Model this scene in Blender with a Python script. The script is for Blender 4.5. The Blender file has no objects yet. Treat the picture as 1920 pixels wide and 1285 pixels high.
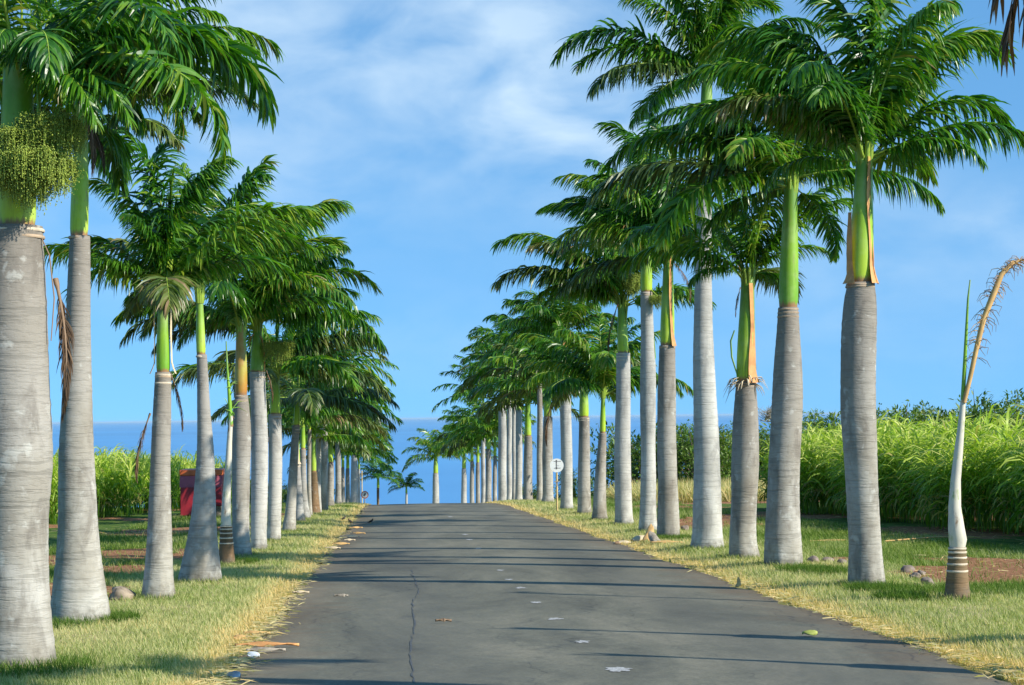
import bpy, math, random
import numpy as np
from mathutils import Vector, Matrix
C = bpy.context
sc = C.scene
col = sc.collection
R = math.radians
random.seed(7)
rng = np.random.default_rng(7)

# ------------------------------------------------------------------ camera, world, sun, exposure
F, W0, H0 = 3400.0, 1920, 1285          # focal length in photo pixels
EYE = 1.6
PITCH, ROLL = math.atan(139.8 / F), -0.0125
base_rot = Matrix.Rotation(R(90) + PITCH, 3, 'X') @ Matrix.Rotation(ROLL, 3, 'Z')
def cam_ray(px, py, rot):
    return (rot @ Vector(((px - W0/2)/F, (H0/2 - py)/F, -1.0))).normalized()
_d = cam_ray(744, 876, base_rot)
YAW = math.atan2(_d.x, _d.y)             # turns the road's vanishing point onto +Y
ROT = Matrix.Rotation(YAW, 3, 'Z') @ base_rot
_d = cam_ray(744, 876, ROT)
SLOPE = -_d.z/_d.y
cam_data = bpy.data.cameras.new('camera')
cam = bpy.data.objects.new('camera', cam_data); col.objects.link(cam)
cam.matrix_world = Matrix.Translation((0, 0, EYE)) @ ROT.to_4x4()
cam_data.sensor_width = 36; cam_data.lens = 36*F/W0
cam_data.clip_start = 0.1; cam_data.clip_end = 300000
sc.camera = cam

SUN_EL, SUN_AZ = R(32), R(-29)           # azimuth from +X, turned towards -Y (behind the camera, right)
sun_dir = Vector((math.cos(SUN_EL)*math.cos(SUN_AZ), math.cos(SUN_EL)*math.sin(SUN_AZ), math.sin(SUN_EL)))
sl = bpy.data.lights.new('sun', 'SUN'); sl.energy = 5.0; sl.angle = R(0.5); sl.color = (1.0, 0.93, 0.82)
sun = bpy.data.objects.new('sun', sl); col.objects.link(sun)
sun.rotation_euler = sun_dir.to_track_quat('Z', 'Y').to_euler()

world = bpy.data.worlds.new('World'); sc.world = world; world.use_nodes = True
nt = world.node_tree; nt.nodes.clear()
def wn(t, **k):
    n = nt.nodes.new(t)
    for a, b in k.items(): setattr(n, a, b)
    return n
out = wn('ShaderNodeOutputWorld'); bg = wn('ShaderNodeBackground'); bg.inputs['Strength'].default_value = 0.14
sky = wn('ShaderNodeTexSky', sky_type='NISHITA', sun_disc=False)
sky.sun_elevation = SUN_EL; sky.sun_rotation = math.atan2(sun_dir.x, sun_dir.y)
sky.air_density = 1.0; sky.dust_density = 0.2; sky.ozone_density = 2.0; sky.altitude = 300
tc = wn('ShaderNodeTexCoord')
tint = wn('ShaderNodeMix', data_type='RGBA', blend_type='MULTIPLY'); tint.inputs[0].default_value = 1
tint.inputs[7].default_value = (0.70, 1.13, 1.27, 1)
sx = wn('ShaderNodeSeparateXYZ'); nt.links.new(tc.outputs['Generated'], sx.inputs[0])
# look the sky up somewhat above the true direction: clear dry air, little whitening at the horizon
lift = wn('ShaderNodeVectorMath', operation='MULTIPLY_ADD'); lift.inputs[1].default_value = (1, 1, 0.85); lift.inputs[2].default_value = (0, 0, 0.24)
nt.links.new(tc.outputs['Generated'], lift.inputs[0]); nrm = wn('ShaderNodeVectorMath', operation='NORMALIZE'); nt.links.new(lift.outputs[0], nrm.inputs[0]); nt.links.new(nrm.outputs[0], sky.inputs[0])
nt.links.new(sky.outputs[0], tint.inputs[6])
# thin high cloud: noise over the direction of view
mp = wn('ShaderNodeMapping'); mp.inputs['Scale'].default_value = (5.5, 5.5, 11); mp.inputs['Location'].default_value = (0.25, 0.4, 0.35)
nt.links.new(tc.outputs['Generated'], mp.inputs[0])
n1 = wn('ShaderNodeTexNoise'); n1.inputs['Scale'].default_value = 2.6; n1.inputs['Detail'].default_value = 7; n1.inputs['Roughness'].default_value = 0.5; n1.inputs['Distortion'].default_value = 0.3
nt.links.new(mp.outputs[0], n1.inputs[0])
cr = wn('ShaderNodeValToRGB'); cr.color_ramp.elements[0].position = 0.44; cr.color_ramp.elements[1].position = 0.74
nt.links.new(n1.outputs[0], cr.inputs[0])
# cloud banks: soft lumps of the sky round a few directions, broken up by the noise
wv = wn('ShaderNodeVectorMath', operation='MULTIPLY_ADD'); n3 = wn('ShaderNodeTexNoise'); n3.inputs['Scale'].default_value = 9; n3.inputs['Detail'].default_value = 6
nt.links.new(tc.outputs['Generated'], n3.inputs[0]); nt.links.new(n3.outputs['Color'], wv.inputs[0]); wv.inputs[1].default_value = (.10, .10, .06); nt.links.new(tc.outputs['Generated'], wv.inputs[2])
prev = None
for (cpx, cpy, rad_, amt) in ((1090, 190, .075, 1.0), (940, 90, .10, .8), (620, 60, .15, .7), (1250, 30, .09, .5), (1600, 470, .09, .35), (1830, 450, .05, .4), (760, 600, .05, .2), (300, 330, .1, .35)):
    dd = cam_ray(cpx, cpy, ROT) + Vector((.05, .05, .03))
    sb = wn('ShaderNodeVectorMath', operation='SUBTRACT'); nt.links.new(wv.outputs[0], sb.inputs[0]); sb.inputs[1].default_value = dd
    ml = wn('ShaderNodeVectorMath', operation='MULTIPLY'); nt.links.new(sb.outputs[0], ml.inputs[0]); ml.inputs[1].default_value = (1, 1, 1.5)
    le = wn('ShaderNodeVectorMath', operation='LENGTH'); nt.links.new(ml.outputs[0], le.inputs[0])
    mr = wn('ShaderNodeMapRange', interpolation_type='SMOOTHSTEP'); nt.links.new(le.outputs['Value'], mr.inputs[0]); mr.inputs[1].default_value = 0; mr.inputs[2].default_value = rad_*1.7; mr.inputs[3].default_value = amt; mr.inputs[4].default_value = 0
    if prev is None: prev = mr.outputs[0]
    else:
        ad = wn('ShaderNodeMath', operation='MAXIMUM'); nt.links.new(prev, ad.inputs[0]); nt.links.new(mr.outputs[0], ad.inputs[1]); prev = ad.outputs[0]
nr = wn('ShaderNodeMapRange'); nr.inputs[1].default_value = 0.34; nr.inputs[2].default_value = 0.66; nr.inputs[3].default_value = 0.12; nt.links.new(n1.outputs[0], nr.inputs[0])
cm2 = wn('ShaderNodeMath', operation='MULTIPLY'); nt.links.new(prev, cm2.inputs[0]); nt.links.new(nr.outputs[0], cm2.inputs[1])
mx = wn('ShaderNodeMix', data_type='RGBA'); nt.links.new(cm2.outputs[0], mx.inputs[0]); nt.links.new(tint.outputs[2], mx.inputs[6])
mx.inputs[7].default_value = (3.9, 5.0, 6.0, 1)
nt.links.new(mx.outputs[2], bg.inputs[0]); nt.links.new(bg.outputs[0], out.inputs[0])

sc.view_settings.view_transform = 'Standard'; sc.view_settings.look = 'None'
sc.view_settings.exposure = 0.38; sc.view_settings.gamma = 1.0
sc.cycles.max_bounces = 6; sc.cycles.transparent_max_bounces = 4

# ------------------------------------------------------------------ helpers
def tag(o, label=None, cat=None, group=None, kind=None):
    if label: o['label'] = label
    if cat: o['category'] = cat
    if group: o['group'] = group
    if kind: o['kind'] = kind
    return o
def empty(name, loc):
    o = bpy.data.objects.new(name, None); col.objects.link(o); o.location = loc; o.empty_display_size = 0.3
    return o
def link(name, me, parent=None, loc=None, rot=None, scale=None):
    o = bpy.data.objects.new(name, me); col.objects.link(o)
    if parent: o.parent = parent
    if loc is not None: o.location = loc
    if rot is not None: o.rotation_euler = rot
    if scale is not None: o.scale = scale if hasattr(scale, '__len__') else (scale,)*3
    return o
def np_mesh(name, V, Q, mats=(), mi=None, smooth=False, attrs=None):
    """V (n,3); Q (m,3) or (m,4) index array, or a list of such arrays"""
    Qs = Q if isinstance(Q, list) else [Q]
    Qs = [np.asarray(q, dtype=np.int32) for q in Qs if len(q)]
    me = bpy.data.meshes.new(name)
    V = np.asarray(V, dtype=np.float32)
    me.vertices.add(len(V)); me.vertices.foreach_set('co', V.ravel())
    li = np.concatenate([q.ravel() for q in Qs])
    tot = np.concatenate([np.full(len(q), q.shape[1], dtype=np.int32) for q in Qs])
    st = np.concatenate([[0], np.cumsum(tot)[:-1]]).astype(np.int32)
    me.loops.add(len(li)); me.loops.foreach_set('vertex_index', li.astype(np.int32))
    me.polygons.add(len(tot)); me.polygons.foreach_set('loop_start', st)
    for m in mats: me.materials.append(m)
    if mi is not None: me.polygons.foreach_set('material_index', np.asarray(mi, dtype=np.int32))
    if smooth is True: me.polygons.foreach_set('use_smooth', np.ones(len(tot), dtype=bool))
    elif smooth is not False: me.polygons.foreach_set('use_smooth', np.asarray(smooth, dtype=bool))
    for k, a in (attrs or {}).items():
        at = me.attributes.new(k, 'FLOAT', 'POINT'); at.data.foreach_set('value', np.asarray(a, dtype=np.float32))
    me.update(calc_edges=True)
    return me
class MB:
    def __init__(s): s.V=[]; s.F=[]; s.M=[]; s.S=[]; s.A=[]; s.n=0
    def add(s, V, F, m=0, smooth=True, a=0.0):
        V=[tuple(v) for v in V]; s.V+=V; s.A += [a]*len(V) if not hasattr(a,'__len__') else list(a)
        for f in F: s.F.append(tuple(i+s.n for i in f)); s.M.append(m); s.S.append(smooth)
        s.n+=len(V)
    def tube(s, pts, rad, k=8, m=0, cap=True, a=0.0, flat=1.0):
        pts=[Vector(p) for p in pts]; V=[]; F=[]
        n=len(pts)
        up=None
        for i,p in enumerate(pts):
            t=(pts[min(i+1,n-1)]-pts[max(i-1,0)]).normalized()
            if up is None: up = Vector((0,1,0)) if abs(t.y)<0.9 else Vector((1,0,0))
            x=up.cross(t).normalized(); y=t.cross(x).normalized(); up=y
            r=rad[i] if hasattr(rad,'__len__') else rad
            for j in range(k):
                an=2*math.pi*j/k
                V.append(p+x*(math.cos(an)*r*flat)+y*(math.sin(an)*r))
        for i in range(n-1):
            for j in range(k):
                F.append((i*k+j,i*k+(j+1)%k,(i+1)*k+(j+1)%k,(i+1)*k+j))
        s.add(V,F,m,True,a)
        if cap: s.add(V[:k],[tuple(range(k-1,-1,-1))],m,False,a); s.add(V[-k:],[tuple(range(k))],m,False,a)
    def box(s, c, d, m=0, rot=None, a=0.0):
        V=[]
        for z in (-1,1):
            for y in (-1,1):
                for x in (-1,1):
                    v=Vector((x*d[0]/2,y*d[1]/2,z*d[2]/2))
                    if rot: v=rot@v
                    V.append(v+Vector(c))
        s.add(V,[(0,2,3,1),(4,5,7,6),(0,1,5,4),(2,6,7,3),(0,4,6,2),(1,3,7,5)],m,False,a)
    def mesh(s, name, mats):
        me=bpy.data.meshes.new(name); me.from_pydata(s.V,[],s.F)
        for m in mats: me.materials.append(m)
        me.polygons.foreach_set('material_index', s.M); me.polygons.foreach_set('use_smooth', s.S)
        at=me.attributes.new('v','FLOAT','POINT'); at.data.foreach_set('value', s.A)
        me.update(); return me
def bevel(o, w=0.01, seg=2):
    m=o.modifiers.new('bevel','BEVEL'); m.width=w; m.segments=seg; m.limit_method='ANGLE'; return o

# ------------------------------------------------------------------ terrain profile and pixel -> world
def sstep(a, b, x):
    t = np.clip((np.asarray(x, float)-a)/(b-a), 0, 1); return t*t*(3-2*t)
def gz(x, y):
    """ground height; plane falling towards the sea, rolling over a crest at about 80 m"""
    x = np.asarray(x, float); y = np.asarray(y, float)
    k = 0.00069
    e = np.clip(y-70, 0, 40)
    bend = k*e*e + 2*k*40*np.clip(y-110, 0, None)
    w = 1-0.95*sstep(9.5, 15, x)*(1-sstep(125, 170, y))
    verge = 0.05*sstep(0.0, 0.5, -(x+1.45)) + 0.06*sstep(0.0, 0.6, x-4.55)
    return -SLOPE*y - bend*w + verge*(1-sstep(200,260,y))
def gzf(x, y): return float(gz(x, y))
EYEV = Vector((0, 0, EYE))
def at_ground(px, py):
    d = cam_ray(px, py, ROT)
    lo, hi = 3.0, 105.0
    f = lambda t: (EYE + d.z*t) - gzf(d.x*t, d.y*t)
    t = lo
    while t < hi and f(t) > 0: t *= 1.01
    a, b = t/1.01, t
    for _ in range(30):
        m = (a+b)/2
        if f(m) > 0: a = m
        else: b = m
    return Vector((d.x*a, d.y*a, gzf(d.x*a, d.y*a)))
def at_depth(px, py, Y):
    d = cam_ray(px, py, ROT); t = Y/d.y
    return Vector((d.x*t, Y, EYE+d.z*t))

# ------------------------------------------------------------------ materials
def mat(name):
    m = bpy.data.materials.new(name); m.use_nodes = True
    t = m.node_tree; b = t.nodes['Principled BSDF']
    return m, t, b
def N(t, ty, **k):
    n = t.nodes.new(ty)
    for a, b in k.items(): setattr(n, a, b)
    return n
def ramp(t, src, stops, interp='LINEAR'):
    r = N(t, 'ShaderNodeValToRGB'); e = r.color_ramp.elements; r.color_ramp.interpolation = interp
    while len(e) < len(stops): e.new(0.5)
    for el, (p, c) in zip(e, stops):
        el.position = p; el.color = (*c, 1) if len(c) == 3 else c
    t.links.new(src, r.inputs[0]); return r.outputs[0]
def noise(t, vec, scale, detail=4, rough=0.55, dist=0, sc3=None, loc=None):
    if sc3 or loc:
        m = N(t, 'ShaderNodeMapping')
        if sc3: m.inputs['Scale'].default_value = sc3
        if loc: m.inputs['Location'].default_value = loc
        t.links.new(vec, m.inputs[0]); vec = m.outputs[0]
    n = N(t, 'ShaderNodeTexNoise'); n.inputs['Scale'].default_value = scale; n.inputs['Detail'].default_value = detail
    n.inputs['Roughness'].default_value = rough; n.inputs['Distortion'].default_value = dist
    t.links.new(vec, n.inputs[0]); return n.outputs[0]
def mixc(t, fac, a, b, mode='MIX'):
    m = N(t, 'ShaderNodeMix', data_type='RGBA', blend_type=mode)
    for i, v in ((0, fac), (6, a), (7, b)):
        if isinstance(v, (int, float)): m.inputs[i].default_value = v
        elif isinstance(v, tuple): m.inputs[i].default_value = (*v, 1)
        else: t.links.new(v, m.inputs[i])
    return m.outputs[2]
def math_(t, op, a, b=None, clamp=False):
    m = N(t, 'ShaderNodeMath', operation=op); m.use_clamp = clamp
    for i, v in ((0, a), (1, b)):
        if v is None: continue
        if isinstance(v, (int, float)): m.inputs[i].default_value = v
        else: t.links.new(v, m.inputs[i])
    return m.outputs[0]
def bump(t, b, h, strength=0.3, dist=0.02):
    n = N(t, 'ShaderNodeBump'); n.inputs['Strength'].default_value = strength; n.inputs['Distance'].default_value = dist
    t.links.new(h, n.inputs['Height']); t.links.new(n.outputs[0], b.inputs['Normal'])
def objco(t): return N(t, 'ShaderNodeTexCoord').outputs['Object']
def simple(name, c, rough=0.6, var=0.25, scale=12, metal=0.0, spec=0.5):
    m, t, b = mat(name)
    n = noise(t, objco(t), scale, 5)
    lo = tuple(x*(1-var) for x in c); hi = tuple(min(1, x*(1+var)) for x in c)
    t.links.new(ramp(t, n, [(0.3, lo), (0.7, hi)]), b.inputs['Base Color'])
    b.inputs['Roughness'].default_value = rough; b.inputs['Metallic'].default_value = metal
    b.inputs['Specular IOR Level'].default_value = spec
    bump(t, b, n, 0.15, 0.01)
    return m
def leafy(name, stops, rough=0.35, transl=0.25, rnd=0.35, spec=0.6):
    """foliage: colour from the per-leaflet attribute 'v', shifted per object"""
    m, t, b = mat(name)
    a = N(t, 'ShaderNodeAttribute', attribute_name='v').outputs['Fac']
    oi = N(t, 'ShaderNodeObjectInfo').outputs['Random']
    s = math_(t, 'ADD', a, math_(t, 'MULTIPLY', math_(t, 'SUBTRACT', oi, 0.5), rnd), True)
    c = ramp(t, s, stops)
    t.links.new(c, b.inputs['Base Color']); b.inputs['Roughness'].default_value = rough
    b.inputs['Specular IOR Level'].default_value = spec
    tr = N(t, 'ShaderNodeBsdfTranslucent'); c2 = mixc(t, 1.0, c, (1.25, 1.5, 0.5), 'MULTIPLY'); t.links.new(c2, tr.inputs[0])
    ms = N(t, 'ShaderNodeMixShader'); ms.inputs[0].default_value = transl
    o = t.nodes['Material Output']
    t.links.new(b.outputs[0], ms.inputs[1]); t.links.new(tr.outputs[0], ms.inputs[2]); t.links.new(ms.outputs[0], o.inputs[0])
    return m

def trunk_mat(name, pale, mid, dark, ring_scale, ring_amt, upper):
    m, t, b = mat(name)
    oc = objco(t)
    oi = N(t, 'ShaderNodeObjectInfo').outputs['Random']
    off = N(t, 'ShaderNodeCombineXYZ'); t.links.new(math_(t, 'MULTIPLY', oi, 37.0), off.inputs[2])
    va = N(t, 'ShaderNodeVectorMath', operation='ADD'); t.links.new(oc, va.inputs[0]); t.links.new(off.outputs[0], va.inputs[1])
    v = va.outputs[0]
    big = noise(t, v, 1.0, 5, 0.6, 0.2, (1.6, 1.6, 0.9))
    base = ramp(t, big, [(0.34, dark), (0.47, mid), (0.6, pale)])
    # younger wood towards the top is browner
    g = N(t, 'ShaderNodeSeparateXYZ'); t.links.new(N(t, 'ShaderNodeTexCoord').outputs['Generated'], g.inputs[0])
    hz = math_(t, 'ADD', g.outputs[2], math_(t, 'MULTIPLY', math_(t, 'SUBTRACT', big, 0.5), 0.9))
    up = N(t, 'ShaderNodeMapRange'); up.inputs[1].default_value = 0.35; up.inputs[2].default_value = 1.05; t.links.new(hz, up.inputs[0])
    base = mixc(t, math_(t, 'MULTIPLY', up.outputs[0], 0.85), base, upper)
    # leaf-scar rings: streaky noise squeezed along the trunk
    r1 = noise(t, v, ring_scale, 3, 0.6, 0.0, (0.10, 0.10, 1.0))
    r2 = noise(t, v, ring_scale*2.3, 3, 0.6, 0.0, (0.16, 0.16, 1.0))
    r3 = noise(t, v, 1.4, 3)
    rr = ramp(t, r1, [(0.36, (0, 0, 0)), (0.46, (1, 1, 1))])
    rr2 = ramp(t, r2, [(0.34, (0.45,)*3), (0.5, (1, 1, 1))])
    rings = mixc(t, 1.0, rr, rr2, 'MULTIPLY')
    fade = ramp(t, r3, [(0.35, (0.5,)*3), (0.65, (1, 1, 1))])
    fac = mixc(t, 1.0, mixc(t, 1.0, (1.0, 1.0, 1.0), rings, 'SUBTRACT'), fade, 'MULTIPLY')
    fx = N(t, 'ShaderNodeRGBToBW'); t.links.new(fac, fx.inputs[0])
    c = mixc(t, math_(t, 'MULTIPLY', fx.outputs[0], ring_amt), base, tuple(x*0.42 for x in mid))
    bl = noise(t, v, 2.6, 5, 0.65, 0.6, (1.5, 1.5, 0.55))
    c = mixc(t, ramp(t, bl, [(0.52, (0, 0, 0)), (0.66, (0.5,)*3)]), c, tuple(x*0.55 for x in upper))
    c = mixc(t, ramp(t, noise(t, v, 5.5, 4, 0.6, 0.3), [(0.6, (0, 0, 0)), (0.68, (0.45,)*3)]), c, (0.62, 0.62, 0.55))
    # lichen and dirt specks, darker foot
    sp = noise(t, v, 9, 6, 0.7, 0, (1, 1, 1.0))
    c = mixc(t, ramp(t, sp, [(0.62, (0, 0, 0)), (0.75, (0.55,)*3)]), c, (0.16, 0.14, 0.11))
    foot = N(t, 'ShaderNodeSeparateXYZ'); t.links.new(oc, foot.inputs[0])
    fz = math_(t, 'ADD', foot.outputs[2], math_(t, 'MULTIPLY', math_(t, 'SUBTRACT', sp, 0.5), 0.55))
    fm = N(t, 'ShaderNodeMapRange'); fm.inputs[1].default_value = 0.02; fm.inputs[2].default_value = 0.2; fm.inputs[3].default_value = 0.75; fm.inputs[4].default_value = 0.0
    t.links.new(fz, fm.inputs[0])
    c = mixc(t, fm.outputs[0], c, (0.13, 0.115, 0.085))
    t.links.new(c, b.inputs['Base Color']); b.inputs['Roughness'].default_value = 0.8; b.inputs['Specular IOR Level'].default_value = 0.25
    bw = N(t, 'ShaderNodeRGBToBW'); t.links.new(rings, bw.inputs[0])
    bump(t, b, math_(t, 'ADD', bw.outputs[0], math_(t, 'MULTIPLY', sp, 0.8)), 0.35, 0.012)
    return m
M = {}
M['trunk'] = trunk_mat('palm_trunk_grey', (0.49, 0.47, 0.41), (0.38, 0.355, 0.295), (0.27, 0.24, 0.19), 22, 0.45, (0.215, 0.185, 0.15))
M['trunk_pale'] = trunk_mat('palm_trunk_pale', (0.58, 0.57, 0.51), (0.48, 0.465, 0.41), (0.35, 0.345, 0.31), 20, 0.36, (0.38, 0.37, 0.34))
M['trunk_brown'] = trunk_mat('palm_trunk_young', (0.30, 0.19, 0.10), (0.24, 0.145, 0.075), (0.17, 0.11, 0.06), 11, 0.5, (0.13, 0.10, 0.05))
M['trunk_ringed'] = trunk_mat('palm_trunk_ringed', (0.46, 0.46, 0.42), (0.38, 0.37, 0.33), (0.27, 0.25, 0.2), 10, 0.75, (0.30, 0.27, 0.23))
def shaft_mat(name, low, mid, top, patch=None):
    m, t, b = mat(name)
    g = N(t, 'ShaderNodeSeparateXYZ'); t.links.new(N(t, 'ShaderNodeTexCoord').outputs['Generated'], g.inputs[0])
    n = noise(t, objco(t), 3.0, 4, 0.5, 0, (3, 3, 0.5))
    h = math_(t, 'ADD', g.outputs[2], math_(t, 'MULTIPLY', math_(t, 'SUBTRACT', n, 0.5), 0.5))
    c = ramp(t, h, [(0.0, low), (0.45, mid), (0.85, top)])
    if patch: c = mixc(t, ramp(t, noise(t, objco(t), 2.2, 3, 0.5, 0, (2.2, 2.2, 0.6)), [(0.5, (0, 0, 0)), (0.56, (1, 1, 1))]), c, patch)
    st = noise(t, objco(t), 7, 5, 0.65, 0.2, (3.5, 3.5, 0.28))
    c = mixc(t, ramp(t, st, [(0.30, (0.75,)*3), (0.48, (0, 0, 0))]), c, tuple(x*0.55 for x in mid))
    c = mixc(t, ramp(t, noise(t, objco(t), 6, 6, 0.75, 0.4, (2, 2, .7)), [(0.60, (0, 0, 0)), (0.68, (0.75,)*3)]), c, (0.30, 0.22, 0.08))
    c = mixc(t, ramp(t, noise(t, objco(t), 2.5, 4, 0.6), [(0.45, (0, 0, 0)), (0.7, (0.35,)*3)]), c, (0.55, 0.62, 0.30))
    c = mixc(t, ramp(t, math_(t, 'ADD', g.outputs[2], math_(t, 'MULTIPLY', math_(t, 'SUBTRACT', st, 0.5), 0.12)), [(0.015, (1, 1, 1)), (0.05, (0, 0, 0))]), c, (0.32, 0.17, 0.07))
    t.links.new(c, b.inputs['Base Color']); b.inputs['Roughness'].default_value = 0.48
    bump(t, b, st, 0.2, 0.01)
    return m
M['shaft'] = shaft_mat('crownshaft_lime', (0.44, 0.60, 0.03), (0.29, 0.50, 0.02), (0.13, 0.30, 0.02))
M['shaft_green'] = shaft_mat('crownshaft_green', (0.16, 0.38, 0.02), (0.24, 0.45, 0.02), (0.13, 0.29, 0.03))
M['shaft_orange'] = shaft_mat('crownshaft_orange', (0.48, 0.20, 0.03), (0.42, 0.34, 0.02), (0.18, 0.34, 0.02), (0.42, 0.22, 0.03))
M['ring_cream'] = simple('leaf_scar_cream', (0.62, 0.52, 0.38), 0.8)
M['ring_tan'] = simple('leaf_scar_tan', (0.40, 0.30, 0.20), 0.8, 0.4, 6)
M['ring_brown'] = simple('leaf_scar_brown', (0.24, 0.15, 0.09), 0.8)
GREEN = [(0.0, (0.014, 0.070, 0.009)), (0.3, (0.042, 0.160, 0.012)), (0.55, (0.125, 0.29, 0.016)), (0.78, (0.27, 0.34, 0.035)), (1.0, (0.32, 0.20, 0.08))]
OLIVE = [(0.0, (0.028, 0.060, 0.012)), (0.4, (0.075, 0.13, 0.02)), (0.7, (0.16, 0.20, 0.035)), (0.9, (0.20, 0.15, 0.06)), (1.0, (0.30, 0.20, 0.10))]
DRY = [(0.0, (0.05, 0.03, 0.018)), (0.5, (0.13, 0.08, 0.045)), (1.0, (0.34, 0.22, 0.12))]
LIME = [(0.0, (0.05, 0.17, 0.012)), (0.5, (0.13, 0.30, 0.02)), (1.0, (0.36, 0.42, 0.04))]
M['leaf'] = leafy('palm_leaflets_green', GREEN, 0.34, 0.34, 0.35, 0.5)
M['leaf_olive'] = leafy('palm_leaflets_olive', OLIVE, 0.42, 0.2)
M['leaf_dry'] = leafy('palm_leaflets_dry', DRY, 0.8, 0.1, 0.3, 0.2)
M['leaf_lime'] = leafy('palm_leaflets_lime', LIME, 0.35, 0.3)
M['rachis'] = simple('frond_rachis_green', (0.26, 0.38, 0.04), 0.45, 0.3, 3)
M['rachis_dry'] = simple('frond_rachis_dry', (0.25, 0.16, 0.09), 0.7, 0.3, 3)
M['sheath'] = simple('dry_leaf_sheath', (0.60, 0.29, 0.10), 0.7, 0.35, 5)
M['sheath_cream'] = simple('cream_leaf_sheath', (0.64, 0.52, 0.34), 0.7, 0.2, 5)
M['fruit'] = simple('palm_fruit_olive', (0.17, 0.20, 0.03), 0.5, 0.5, 30)
M['fibre'] = simple('leaf_base_fibre', (0.30, 0.26, 0.20), 0.9, 0.5, 18)

# ground
def pos_xyz(t):
    g = N(t, 'ShaderNodeNewGeometry').outputs['Position']; s = N(t, 'ShaderNodeSeparateXYZ'); t.links.new(g, s.inputs[0]); return g, s.outputs
m, t, b = mat('ground_grass_and_soil'); M['ground'] = m
g, xyz = pos_xyz(t)
big = noise(t, g, 0.55, 4, 0.6, 0.3, (0.6, 1.2, 1)); fine = noise(t, g, 14, 6, 0.7); mid_ = noise(t, g, 2.2, 4, 0.6)
grass = ramp(t, mid_, [(0.35, (0.24, 0.25, 0.08)), (0.5, (0.40, 0.36, 0.16)), (0.65, (0.52, 0.43, 0.23))])
lush = ramp(t, mid_, [(0.35, (0.045, 0.11, 0.018)), (0.55, (0.10, 0.16, 0.03)), (0.68, (0.20, 0.20, 0.06))])
soil = ramp(t, fine, [(0.3, (0.17, 0.075, 0.035)), (0.55, (0.34, 0.17, 0.085)), (0.75, (0.52, 0.34, 0.19))])
ax = math_(t, 'ABSOLUTE', math_(t, 'SUBTRACT', xyz[0], 1.6))
fld = N(t, 'ShaderNodeMapRange'); fld.inputs[1].default_value = 4.9; fld.inputs[2].default_value = 5.6; t.links.new(math_(t, 'ADD', ax, math_(t, 'MULTIPLY', math_(t, 'SUBTRACT', mid_, 0.5), 1.6)), fld.inputs[0])
c = mixc(t, fld.outputs[0], grass, lush)
sa_ = N(t, 'ShaderNodeAttribute', attribute_name='soil').outputs['Fac']
sm = ramp(t, math_(t, 'ADD', sa_, math_(t, 'MULTIPLY', math_(t, 'SUBTRACT', fine, 0.5), 0.9)), [(0.42, (0, 0, 0)), (0.58, (1, 1, 1))])
smv = N(t, 'ShaderNodeRGBToBW'); t.links.new(sm, smv.inputs[0])
c = mixc(t, smv.outputs[0], c, soil)
c = mixc(t, 0.35, c, ramp(t, fine, [(0.3, (0.3,)*3), (0.7, (1.4,)*3)]), 'MULTIPLY')
t.links.new(c, b.inputs['Base Color']); b.inputs['Roughness'].default_value = 0.95; b.inputs['Specular IOR Level'].default_value = 0.1
bump(t, b, fine, 0.6, 0.04)

m, t, b = mat('asphalt'); M['road'] = m
g, xyz = pos_xyz(t)
n_big = noise(t, g, 0.6, 7, 0.68, 0.5, (1.0, 0.30, 1)); n_f = noise(t, g, 120, 3, 0.7); n_m = noise(t, g, 6, 6, 0.7)
c = ramp(t, n_big, [(0.35, (0.105, 0.103, 0.076)), (0.5, (0.165, 0.160, 0.115)), (0.65, (0.235, 0.218, 0.155))])
c = mixc(t, 0.5, c, ramp(t, n_m, [(0.3, (0.72,)*3), (0.7, (1.25,)*3)]), 'MULTIPLY')
c = mixc(t, 0.6, c, ramp(t, noise(t, g, 28, 4, 0.75), [(0.32, (0.6,)*3), (0.55, (1.0,)*3), (0.75, (1.5,)*3)]), 'MULTIPLY')
c = mixc(t, 0.55, c, ramp(t, n_f, [(0.3, (0.65,)*3), (0.6, (1.05,)*3), (0.75, (1.8,)*3)]), 'MULTIPLY')
# polished wheel tracks, dusty soil washed over both edges
tr = math_(t, 'ABSOLUTE', math_(t, 'SUBTRACT', math_(t, 'ABSOLUTE', math_(t, 'SUBTRACT', xyz[0], 1.6)), 1.45))
trm = N(t, 'ShaderNodeMapRange'); trm.inputs[1].default_value = 0.1; trm.inputs[2].default_value = 0.75; trm.inputs[3].default_value = 0.3; trm.inputs[4].default_value = 0.0
t.links.new(tr, trm.inputs[0]); c = mixc(t, trm.outputs[0], c, (0.088, 0.088, 0.075))
ed = math_(t, 'ABSOLUTE', math_(t, 'SUBTRACT', xyz[0], 1.55))
edn = math_(t, 'ADD', ed, math_(t, 'MULTIPLY', math_(t, 'SUBTRACT', noise(t, g, 1.6, 5, 0.65, 0, (0.7, 2.0, 1)), 0.5), 2.0))
em = N(t, 'ShaderNodeMapRange'); em.inputs[1].default_value = 2.1; em.inputs[2].default_value = 3.2; em.inputs[4].default_value = 0.85; t.links.new(edn, em.inputs[0])
c = mixc(t, em.outputs[0], c, (0.17, 0.115, 0.065))
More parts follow.
